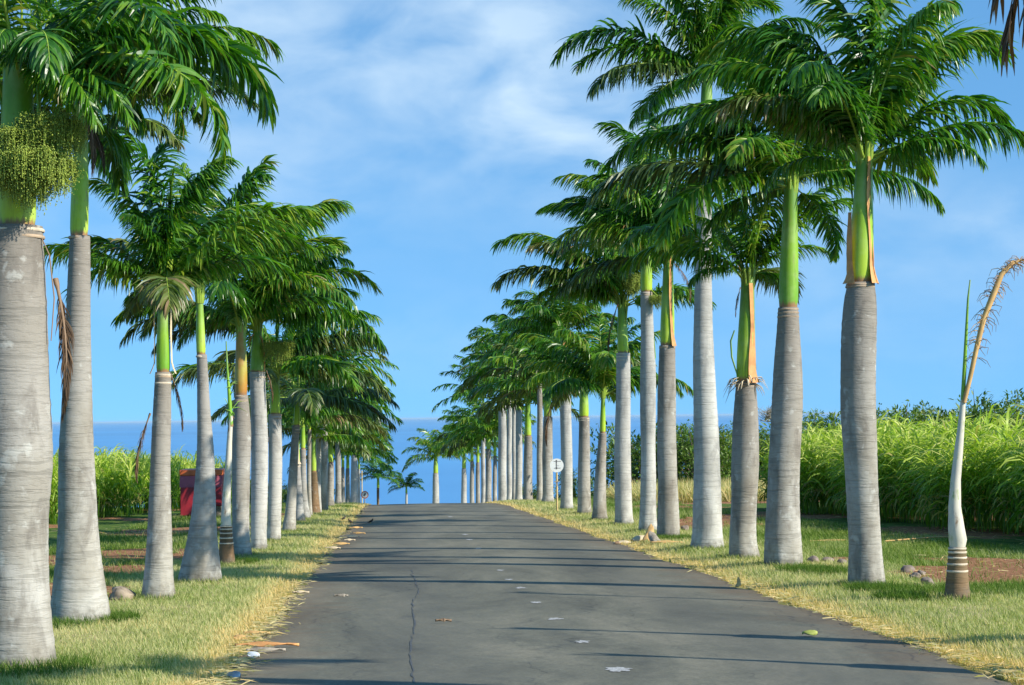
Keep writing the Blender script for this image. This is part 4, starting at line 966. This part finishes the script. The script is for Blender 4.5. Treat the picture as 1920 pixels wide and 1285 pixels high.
# straw lying over the bare field soil
n = 2600; sd = g.random(n) < .5
y = 1/((1/20)+(1/85-1/20)*g.random(n)); x = np.where(sd, g.uniform(-9.5, -4.5, n), g.uniform(7, 12, n))
z = gz(x, y)+.03; az = g.uniform(0, 6.283, n); D = np.stack([np.cos(az), np.sin(az), g.normal(0, .12, n)], -1)
V, Q, A = ribbons(np.stack([x, y, z], -1), D, g.uniform(.05, .28, n), g.uniform(.008, .02, n), .1, 2, g, g.uniform(.72, 1, n))
tag(link('straw', np_mesh('straw', V, Q, [M['grassblade']], attrs={'v': A})), 'pale cane straw scattered over the bare red soil', kind='stuff')

# ------------------------------------------------------------------ shrubs and hedge beyond the fields
def shrub_mesh(seed, n=5200, rx=2.2, rz=3.4, leaf=.10):
    g = np.random.default_rng(seed)
    nc = 34
    ca = g.uniform(0, 6.283, nc); cr_ = np.sqrt(g.random(nc))*rx*.85; cz = rz*g.uniform(.18, .98, nc)
    cc = np.stack([np.cos(ca)*cr_, np.sin(ca)*cr_, cz*(1-.35*(cr_/rx)**2)], -1); cs = g.uniform(.3, .75, nc)*rx/2.2
    k = g.integers(0, nc, n); d = g.normal(0, 1, (n, 3)); d /= np.linalg.norm(d, axis=1)[:, None]
    P0 = cc[k]+d*(cs[k]*g.random(n)**.4)[:, None]; P0[:, 2] = np.abs(P0[:, 2])
    D = d+np.stack([g.normal(0, .6, n), g.normal(0, .6, n), g.normal(.2, .6, n)], -1)
    V, Q, A = ribbons(P0, D, g.uniform(.7, 1.5, n)*leaf*1.6, g.uniform(.7, 1.3, n)*leaf*.75, .5, 2, g, np.clip(.42+.16*g.normal(0, 1, nc)[k]+g.normal(0, .14, n), 0, 1))
    fol = np_mesh('foliage', V, Q, [M['shrubleaf']], attrs={'v': A})
    mb = MB()
    for i in range(nc):
        p = Vector(cc[i]); mb.tube([(p.x*.05, p.y*.05, -.2), (p.x*.45, p.y*.45, p.z*.45), p, p+Vector((p.x*.12, p.y*.12, cs[i]*.9))], [.05, .035, .018, .006], 5, 0, False)
    return fol, mb.mesh('stems', [M['twig']])
SH = [shrub_mesh(1), shrub_mesh(2, 4200, 2.6, 2.8), shrub_mesh(3, 5200, 1.9, 4.0)]
rs = random.Random(12)
def shrub(label, px, top_py, depth, kind, wscale=1.0, group='shrubs beyond the cane and the right verge'):
    q = at_depth(px, top_py, depth); z0 = gzf(q.x, depth); h = q.z-z0; fol, st = SH[kind]; hz_ = [3.6, 3.0, 4.2][kind]
    o = tag(empty('shrub', (q.x, depth, z0)), label, 'shrub', group); s_ = h/hz_
    o.scale = (s_*wscale, s_*wscale, s_); o.rotation_euler = (0, 0, rs.uniform(0, 6))
    link('foliage', fol, o); link('stems', st, o)
shr = [(1205, 792, 84, 1, 1.0, 'low dark shrub between the slim young palm and the white trunk at the right verge'),
 (1240, 786, 88, 0, 1.0, 'shrub seen in the narrow gap left of the grey-brown palm with lime shaft'),
 (1292, 780, 84, 0, 1.0, 'dark green shrub between the lime-shafted palm and the tallest pale palm'),
 (1318, 800, 82, 1, .9, 'shrub directly behind the tallest pale palm'),
 (1362, 787, 86, 2, 1.0, 'pale-flecked shrub between the tallest pale palm and the torn orange-shafted palm'),
 (1392, 796, 90, 0, 1.0, 'shrub behind the palm with the ragged white ring'),
 (1436, 792, 86, 0, .9, 'rounded shrub at the left end of the right-hand cane field'),
 (1480, 778, 92, 1, 1.1, 'shrub hidden behind the palm with the plain glossy green shaft'),
 (1522, 766, 90, 2, .9, 'thin twiggy shrub rising above the cane just right of the glossy-shafted palm'),
 (1560, 775, 95, 0, 1.0, 'low brownish shrub above the cane left of the palm with orange sheaths'),
 (1610, 772, 92, 1, 1.0, 'shrub behind the palm with orange peeling sheaths'),
 (1665, 766, 90, 1, 1.1, 'low olive shrub above the cane right of the palm with orange sheaths'),
 (1712, 748, 92, 0, 1.0, 'leafy shrub standing above the cane midway to the newly planted palm'),
 (1760, 750, 95, 2, 1.0, 'bushy shrub left of the leaf of the newly planted palm'),
 (1805, 748, 90, 0, 1.1, 'shrub directly behind the newly planted palm'),
 (1850, 742, 88, 1, 1.0, 'shrub just right of the newly planted palm'),
 (1893, 728, 84, 2, 1.15, 'tallest leafy shrub at the right edge of the photo above the cane'),
 (1945, 735, 86, 0, 1.1, 'shrub cut by the right edge of the photo')]
for s_ in shr: shrub(s_[5], s_[0], s_[1], s_[2], s_[3], s_[4])
for px, py, d, k, lb in [(537, 902, 92, 1, 'low bright bush seen between the trunks left of the leaning palm'), (470, 893, 95, 0, 'low bush behind the pale palm with the fat green shaft'), (500, 905, 90, 1, 'bush just left of the olive-shafted palm'), (582, 903, 100, 1, 'small bush behind the small brown palm'), (1003, 895, 118, 0, 'small bush in the gap left of the thick grey trunk behind the sign'), (1080, 872, 110, 2, 'pale green bush between the sign palm and the stout grey palm')]:
    shrub(lb, px, py, d, k, 1.2, 'low bushes glimpsed between the trunks')
# dry tall grass band under the far right shrubs
g = np.random.default_rng(21); n = 26000
x = g.uniform(9.5, 24, n); y = g.uniform(70, 82, n)
V, Q, A = ribbons(np.stack([x, y, gz(x, y)-.02], -1), np.stack([g.normal(0, .4, n)-.2, g.normal(0, .4, n), np.ones(n)], -1), g.uniform(.4, 1.05, n), np.full(n, .03), .5, 2, g, np.clip(g.normal(.78, .16, n), 0, 1))
tag(link('dry_grass', np_mesh('dry_grass', V, Q, [M['grassblade']], attrs={'v': A})), 'band of tall brown dry grass in front of the far right shrubs', kind='stuff')

# dead branch poking out behind the glossy-shafted palm
p0 = at_depth(1418, 770, 60)
root = tag(empty('bare_tree', (p0.x+.4, 60, gzf(p0.x+.4, 60))), 'leafless twiggy tree between the torn-shafted and the glossy-shafted palm', 'bare tree')
mb = MB(); zt = p0.z-root.location.z; rb = random.Random(4)
mb.tube([(.4, 0, -.2), (.45, 0, zt*.5), (.2, 0, zt*.8), (0, 0, zt)], [.06, .05, .035, .025], 6)
link('trunk', mb.mesh('trunk', [M['bare']] if 'bare' in M else [M['fibre']]), root)
mb = MB()
for i in range(46):
    a = rb.uniform(0, 6.28); l_ = rb.uniform(.25, .6); q = Vector((rb.uniform(-.05, .1), 0, zt-rb.uniform(0, .4))); d_ = Vector((math.cos(a), math.sin(a), rb.uniform(-.1, 1.0)))
    m1 = q+d_*l_*.5+Vector((rb.uniform(-.1, .1), rb.uniform(-.1, .1), 0)); e = m1+d_*l_*.5+Vector((rb.uniform(-.15, .15), 0, rb.uniform(-.1, .15)))
    mb.tube([q, m1, e], [.014, .009, .003], 4, 0, False)
    for k in range(3): mb.tube([m1.lerp(e, .3*k), m1.lerp(e, .3*k)+Vector((rb.uniform(-.15, .15), rb.uniform(-.1, .1), rb.uniform(-.05, .15)))], [.006, .002], 3, 0, False)
link('twigs', mb.mesh('twigs', [M['fibre']]), root)

# ------------------------------------------------------------------ objects
M['white_paint'] = simple('sign_white', (0.80, 0.82, 0.80), .45, .05)
M['post_yellow'] = simple('post_yellow', (0.62, 0.46, 0.20), .6, .2)
M['ink'] = simple('sign_ink', (0.10, 0.10, 0.11), .6, .2)
M['sign_red'] = simple('sign_faded_red', (0.55, 0.22, 0.17), .5, .2)
M['steel'] = simple('galvanised', (0.45, 0.46, 0.46), .45, .15, metal=.6)
# round white sign
b = at_ground(1045, 960); s_ = b.y/F
root = tag(empty('road_sign', b), 'round white sign with small black marks on a thin yellow post by the right verge', 'sign')
hc = at_depth(1045, 873, b.y).z-b.z; rad = 13*s_
mb = MB(); mb.tube([(0, .03, -.2), (0, .03, hc+rad*.7)], .032, 10); link('post', mb.mesh('post', [M['post_yellow']]), root)
mb = MB(); mb.tube([(0, -.012, hc), (0, .0, hc)], rad, 40); link('disc', mb.mesh('disc', [M['white_paint']]), root)
mb = MB(); mb.box((0, .0, hc-rad*2.1-.05), (.16, .06, .035)); mb.box((0, .0, hc-rad*2.1-.14), (.05, .07, .12)); link('bracket', mb.mesh('bracket', [M['fibre']]), root)
mb = MB()
mb.box((-.01, -.0155, hc+.03), (.022, .003, rad*1.35))
for k in range(6): mb.box((-.01, -.0165, hc-rad*.5+k*rad*.24), (.05, .003, .012))
mb.box((.02, -.0155, hc+rad*.60), (rad*1.05, .003, .014)); mb.box((.02, -.0155, hc-rad*.38), (rad*.95, .003, .016)); mb.box((.03, -.0155, hc-rad*.05), (rad*.5, .003, .006))
link('marks', mb.mesh('marks', [M['ink']]), root)
# far red-rimmed sign
b = Vector((at_depth(684, 940, 102).x, 102, 0)); b.z = gzf(b.x, 102); s_ = 102/F
hc = at_depth(684, 928, 102).z-b.z
root = tag(empty('road_sign', b), 'small round no-entry style sign with faded red rim at the crest, left of the road', 'sign')
mb = MB(); mb.tube([(0, .03, -.2), (0, .03, hc)], .03, 8); link('post', mb.mesh('post', [M['steel']]), root)
mb = MB(); mb.tube([(0, -.01, hc), (0, 0, hc)], 7.2*s_, 32, 0); o = link('disc', mb.mesh('disc', [M['sign_red']]), root)
mb = MB(); mb.tube([(0, -.018, hc), (0, -.011, hc)], 5.0*s_, 32, 0); link('face', mb.mesh('face', [M['white_paint']]), root)
mb = MB(); mb.box((0, -.022, hc+.01), (.09, .004, .18), rot=Matrix.Rotation(.5, 3, 'Y')); link('symbol', mb.mesh('symbol', [M['ink']]), root)
# thin pole behind it
b = Vector((at_depth(679, 940, 104).x, 104, 0)); b.z = gzf(b.x, 104); hp = at_depth(679, 885, 104).z-b.z
mb = MB(); mb.tube([(0, 0, -.2), (0, 0, hp)], [.035, .03], 8); mb.tube([(0, 0, hp), (0, 0, hp+.06)], [.045, .02], 8)
tag(link('marker_pole', mb.mesh('marker_pole', [M['post_yellow']]), None, b), 'thin yellowish pole standing behind the small red-rimmed sign', 'pole')

# red trailer / hopper in front of the left cane
M['red'] = simple('faded_red_steel', (0.33, 0.018, 0.030), .5, .18, 3)
M['red_pale'] = simple('dusty_red_steel', (0.36, 0.075, 0.10), .6, .2, 4)
M['orange_red'] = simple('orange_red_rim', (0.62, 0.13, 0.035), .5, .35, 3)
M['dark'] = simple('dark_opening', (0.02, 0.012, 0.012), .8)
M['tyre'] = simple('tyre_rubber', (0.03, 0.03, 0.03), .85)
D_ = 60.0; s_ = D_/F
cx_ = at_depth(382, 920, D_).x; zb = gzf(cx_, D_)
z_of = lambda py: at_depth(382, py, D_).z-zb
wd = (420-343)*s_; zb0, zb1, zb2, zb3 = z_of(964), z_of(912), z_of(891), z_of(880)
zb0 = max(zb0, 0.04)
root = tag(empty('farm_trailer', (cx_, D_, zb)), 'dark red steel cane trailer with orange rim parked before the left cane field', 'trailer')
mb = MB(); mb.box((-wd*.17, 0, (zb0+zb1)/2), (wd*.62, 1.9, zb1-zb0)); o = link('lower_body', mb.mesh('lower_body', [M['red']]), root); bevel(o, .02)
mb = MB(); mb.box((wd*.32, 0, (zb0+.30+zb1)/2), (wd*.34, 1.9, zb1-zb0-.30)); o = link('side_panel', mb.mesh('side_panel', [M['red']]), root); bevel(o, .02)
hw = wd/2; y0_, y1_ = -.95, .95
V = [(-hw, y0_, zb1), (hw, y0_, zb1), (hw, y1_, zb1), (-hw, y1_, zb1), (-hw, y0_+.14, zb2), (hw+.02, y0_+.14, zb2), (hw+.02, y1_-.1, zb2), (-hw, y1_-.1, zb2)]
mb = MB(); mb.add(V, [(0, 1, 5, 4), (1, 2, 6, 5), (2, 3, 7, 6), (3, 0, 4, 7), (4, 5, 6, 7), (3, 2, 1, 0)], 0, False); o = link('upper_body', mb.mesh('upper_body', [M['red_pale']]), root); bevel(o, .012)
mb = MB(); mb.box((0, .05, (zb2+zb3)/2+.005), (wd+.03, 1.7, zb3-zb2)); o = link('rim', mb.mesh('rim', [M['orange_red']]), root); bevel(o, .02)
mb = MB(); mb.box((wd*.145, -.955, zb0+.36), (.10, .02, .6)); link('opening_shade', mb.mesh('opening_shade', [M['dark']]), root)  # near-black plate on the body, shade of a gap given as colour
for sx_ in (-.30, .36):
    mb = MB(); xx = wd*sx_; mb.tube([(xx-.11, .2, .24), (xx+.11, .2, .24)], .24, 20); w_o = link('wheel', mb.mesh('wheel', [M['tyre']]), root)
mb = MB(); mb.box((wd*.40, -.5, (z_of(982)+zb0+.3)/2+.02), (.16, .12, .52)); link('support_leg', mb.mesh('support_leg', [M['fibre']]), root)

# three small dark birds
M['bird'] = simple('bird_brown_black', (0.05, 0.035, 0.028), .6, .3)
M['beak'] = simple('beak_yellow', (0.6, 0.42, 0.05), .4)
def bird(px, py, face, label):
    b = at_ground(px, py); root = tag(empty('bird', b), label, 'bird', 'small dark birds by the left edge of the road')
    root.rotation_euler = (0, 0, face); root.scale = (.8, .8, .8)
    me = bpy.data.meshes.new('body'); mb = MB()
    mb.tube([(-.13, 0, .075), (-.09, 0, .085), (-.04, 0, .10), (.01, 0, .12), (.05, 0, .15), (.065, 0, .178), (.08, 0, .195), (.097, 0, .192), (.108, 0, .186)], [.006, .014, .034, .042, .034, .022, .023, .015, .004], 12)
    body = link('body', mb.mesh('body', [M['bird']]), root)
    mb = MB(); mb.tube([(.104, 0, .188), (.128, 0, .182)], [.006, .001], 6); link('beak', mb.mesh('beak', [M['beak']]), root)
    for s2 in (-1, 1):
        mb = MB(); mb.tube([(-.0, s2*.02, .09), (.01, s2*.022, .045), (0, s2*.024, .005), (.025, s2*.026, .003)], [.008, .004, .004, .003], 6); link('leg', mb.mesh('leg', [M['beak']]), root)
        mb = MB(); mb.tube([(.03, s2*.036, .135), (-.02, s2*.04, .115), (-.09, s2*.02, .085)], [.012, .022, .004], 8, flat=.4); link('wing', mb.mesh('wing', [M['bird']]), root)
bird(644, 978, .4, 'small dark bird on the grass, leftmost of three near the road edge')
bird(657, 984, 2.6, 'small dark bird at the edge of the asphalt, middle of three')
bird(695, 984, -.3, 'small dark bird standing out on the asphalt, rightmost of three')

# fallen sheaths, husks, sticks
def curl(px, py, length, width, mt, label, name='fallen_sheath', az=0.0, h=.05, cat='dry leaf sheath', group='dry palm sheaths fallen by the road', seed=0, rise=0.0, road_=False):
    b = at_ground(px, py); r_ = random.Random(seed+77); n, k = 14, 8; V = []; Fq = []
    if road_: b.z = road_z(b.x, b.y)
    for i in range(n+1):
        f = i/n; xx = (f-.5)*length; ww = width*math.sin(math.pi*min(1, .12+.88*f*(1.0)))**.5*(1 if f < .9 else (1-f)*10*.6+.4)
        for j in range(k):
            a = (j/(k-1)-.5)*math.pi*.95
            V.append((xx+.02*math.sin(f*7+seed), math.sin(a)*ww/2+.04*length*math.sin(f*3+seed), .006+math.cos(a)*ww*.42+rise*f**2*length+.012*math.sin(f*9+j)+.004))
    for i in range(n):
        for j in range(k-1): a = i*k+j; Fq.append((a, a+1, a+k+1, a+k))
    me = bpy.data.meshes.new(name); me.from_pydata(V, [], Fq); me.materials.append(M[mt])
    for p in me.polygons: p.use_smooth = True
    o = tag(link(name, me, None, b+Vector((0, 0, .012)), (0, 0, az)), label, cat, group)
    m_ = o.modifiers.new('thick', 'SOLIDIFY'); m_.thickness = .006
    return o
curl(1198, 1018, .34, .20, 'sheath_cream', 'pale curled husk left of the upright yellow one on the right verge', az=.3, rise=.3, seed=1)
curl(1216, 1017, .40, .18, 'deadleaf', 'yellow upright husk in front of the grey-brown palm on the right verge', az=1.2, rise=.8, seed=2)
curl(1226, 1020, .30, .20, 'fibre', 'grey-brown husk leaning beside the yellow upright one', az=1.9, rise=.7, seed=3)
curl(1170, 1021, .40, .10, 'sheath_cream', 'flat cream husk nearest the asphalt on the right verge', az=-.1, seed=4)
curl(1158, 1022, .14, .09, 'rachis_dry', 'small dark husk at the left end of the flat cream one', az=.6, seed=5)
curl(1250, 1020, .62, .07, 'deadleaf', 'long orange frond stalk lying right of the husks', 'fallen_stalk', az=-.1, seed=6)
curl(497, 1219, .56, .05, 'sheath', 'long reddish-brown palm stalk lying from the grass onto the asphalt at lower left', 'fallen_stalk', az=.02, seed=7, road_=True)
curl(495, 1229, .34, .045, 'fibre', 'dark-ended curved grey stalk just below the long reddish one', 'fallen_stalk', az=.15, seed=8, road_=True)
curl(475, 1239, .10, .06, 'white_paint', 'small white scrap on the asphalt below the two stalks', 'paper_scrap', cat='litter', group='pale scraps on the asphalt', seed=9, road_=True)
curl(441, 1279, .11, .07, 'steel', 'pale grey scrap at the very bottom left of the road', 'paper_scrap', cat='litter', group='pale scraps on the asphalt', seed=10, road_=True)
curl(642, 1125, .17, .03, 'fibre', 'short brown stick alone on the left half of the road', 'stick', cat='stick', group='sticks on the asphalt', seed=11, road_=True)
curl(832, 1176, .15, .03, 'rachis_dry', 'short dark twig near the middle of the road', 'stick', cat='stick', group='sticks on the asphalt', seed=12, road_=True)
curl(562, 1117, .20, .03, 'sheath_cream', 'cream stick at the left edge of the asphalt beside the straw', 'stick', cat='stick', group='sticks on the asphalt', seed=13, road_=True)
curl(478, 1195, .26, .03, 'deadleaf', 'thin tan stick crossing the left asphalt edge above the long stalk', 'stick', cat='stick', group='sticks on the asphalt', seed=14, road_=True)
curl(452, 1203, .16, .06, 'deadleaf', 'curled tan husk on the left grass edge above the long stalk', seed=15)
curl(1521, 1199, .14, .05, 'limeleaf', 'yellow-green leaf fallen on the right half of the road', 'fallen_leaf', cat='leaf', group='single leaves on the asphalt', seed=16, road_=True)
curl(1384, 1104, .16, .05, 'deadleaf', 'orange curled leaf standing at the right asphalt edge', 'fallen_leaf', az=1.1, cat='leaf', group='single leaves on the asphalt', seed=17, rise=.7)
for i, (px, py, L_, lb) in enumerate([(672, 1004, .5, 'pale husk on the left asphalt edge, third down from the birds'), (660, 1010, .55, 'pale husk on the left asphalt edge, fourth down from the birds'), (640, 1024, .6, 'pale husk at the left asphalt edge level with the ringed trunk row'), (626, 1032, .5, 'tan husk at the left asphalt edge, lowest of the pale row'), (668, 993, .6, 'pale husk just below the birds at the left edge'), (655, 1017, .4, 'small cream husk between the two larger ones at the left edge')]):
    curl(px, py, L_*.6, .06, 'sheath_cream' if i % 2 else 'deadleaf', lb, az=rs.uniform(-.2, .2), seed=20+i, road_=True)
curl(1560, 1017, .9, .05, 'deadleaf', 'pale straw stalk lying in the field between two right-hand palms', 'fallen_stalk', az=.05, seed=30)
# long cane stick lying across the field
p1, p2 = at_ground(1660, 1021), at_ground(1840, 1014)
mb = MB(); mb.tube([p1+Vector((0, 0, .06)), (p1+p2)/2+Vector((0, 0, .10)), p2+Vector((0, 0, .06))], [.014, .014, .01], 8)
tag(link('cane_stalk', mb.mesh('cane_stalk', [M['deadleaf']])), 'long thin dry cane stalk lying across the field left of the newly planted palm', 'cane stalk')
# stones
M['stone'] = simple('field_stone', (0.24, 0.19, 0.15), .9, .45, 8)
M['stone_log'] = simple('weathered_stump', (0.30, 0.24, 0.17), .9, .55, 5)
def rock(px, py, sx_, sy_, sz_, label, mt='stone', seed=0, name='stone', cat='stone', group='stones in the bare soil'):
    b = at_ground(px, py); r_ = random.Random(seed)
    bm_v = []; Fq = []; n1_, n2_ = 14, 9; ph = [r_.uniform(0, 6) for _ in range(6)]
    for i in range(n2_+1):
        th = math.pi*i/n2_
        for j in range(n1_):
            a = 2*math.pi*j/n1_; d_ = Vector((math.sin(th)*math.cos(a), math.sin(th)*math.sin(a), math.cos(th)))
            q = 1+.14*math.sin(3*d_.x+ph[0]+2*d_.z)+.12*math.sin(4*d_.y+ph[1])+.09*math.sin(6*d_.z+ph[2]+3*d_.x)+r_.uniform(-.04, .04)
            bm_v.append((d_.x*q*sx_, d_.y*q*sy_, d_.z*q*sz_+sz_*.45))
    for i in range(n2_):
        for j in range(n1_): Fq.append((i*n1_+j, i*n1_+(j+1) % n1_, (i+1)*n1_+(j+1) % n1_, (i+1)*n1_+j)[::-1])
    me = bpy.data.meshes.new(name); me.from_pydata(bm_v, [], Fq); me.materials.append(M[mt])
    for p in me.polygons: p.use_smooth = r_.random() < .7
    return tag(link(name, me, None, b), label, cat, group)
rock(228, 1126, .17, .16, .11, 'low weathered brown stump between the flared palm and the cream-sheathed palm', 'stone_log', 1, 'stump', 'stump', 'old palm stumps')
rock(1525, 1056, .10, .09, .07, 'brown stone left of the palm with orange sheaths, larger of the pair', seed=2)
rock(1552, 1054, .11, .08, .05, 'flat brown stone beside the trunk with orange sheaths', seed=3)
rock(1580, 1058, .08, .08, .05, 'small stone touching the foot of the palm with orange sheaths', seed=4)
rock(1702, 1074, .09, .08, .08, 'pale grey stone on the red soil midway to the newly planted palm', seed=5)
rock(1716, 1084, .07, .07, .05, 'dark stone just below the pale grey one', seed=6)
rock(1728, 1078, .06, .06, .04, 'small stone right of the pale grey one', seed=7)
rock(1740, 1098, .09, .09, .07, 'rounded stone in the green tuft left of the newly planted palm', seed=8)
rock(1285, 996, .09, .08, .09, 'small orange-topped stone between the grey-brown palm and the tallest pale palm', seed=9)

# ------------------------------------------------------------------ sea air
hz = bpy.data.materials.new('sea_air'); hz.use_nodes = True; ht_ = hz.node_tree; ht_.nodes.clear()
o_ = ht_.nodes.new('ShaderNodeOutputMaterial'); pv = ht_.nodes.new('ShaderNodeVolumePrincipled')
pv.inputs['Color'].default_value = (0.62, 0.84, 1.0, 1); pv.inputs['Density'].default_value = 1.2e-5; pv.inputs['Anisotropy'].default_value = 0.0
ht_.links.new(pv.outputs[0], o_.inputs['Volume'])
mb = MB(); mb.box((0, 130000, -22), (520000, 262000, 84)); hb = link('haze', mb.mesh('haze', [hz])); tag(hb, 'thin sea haze paling the water towards the horizon', kind='stuff')
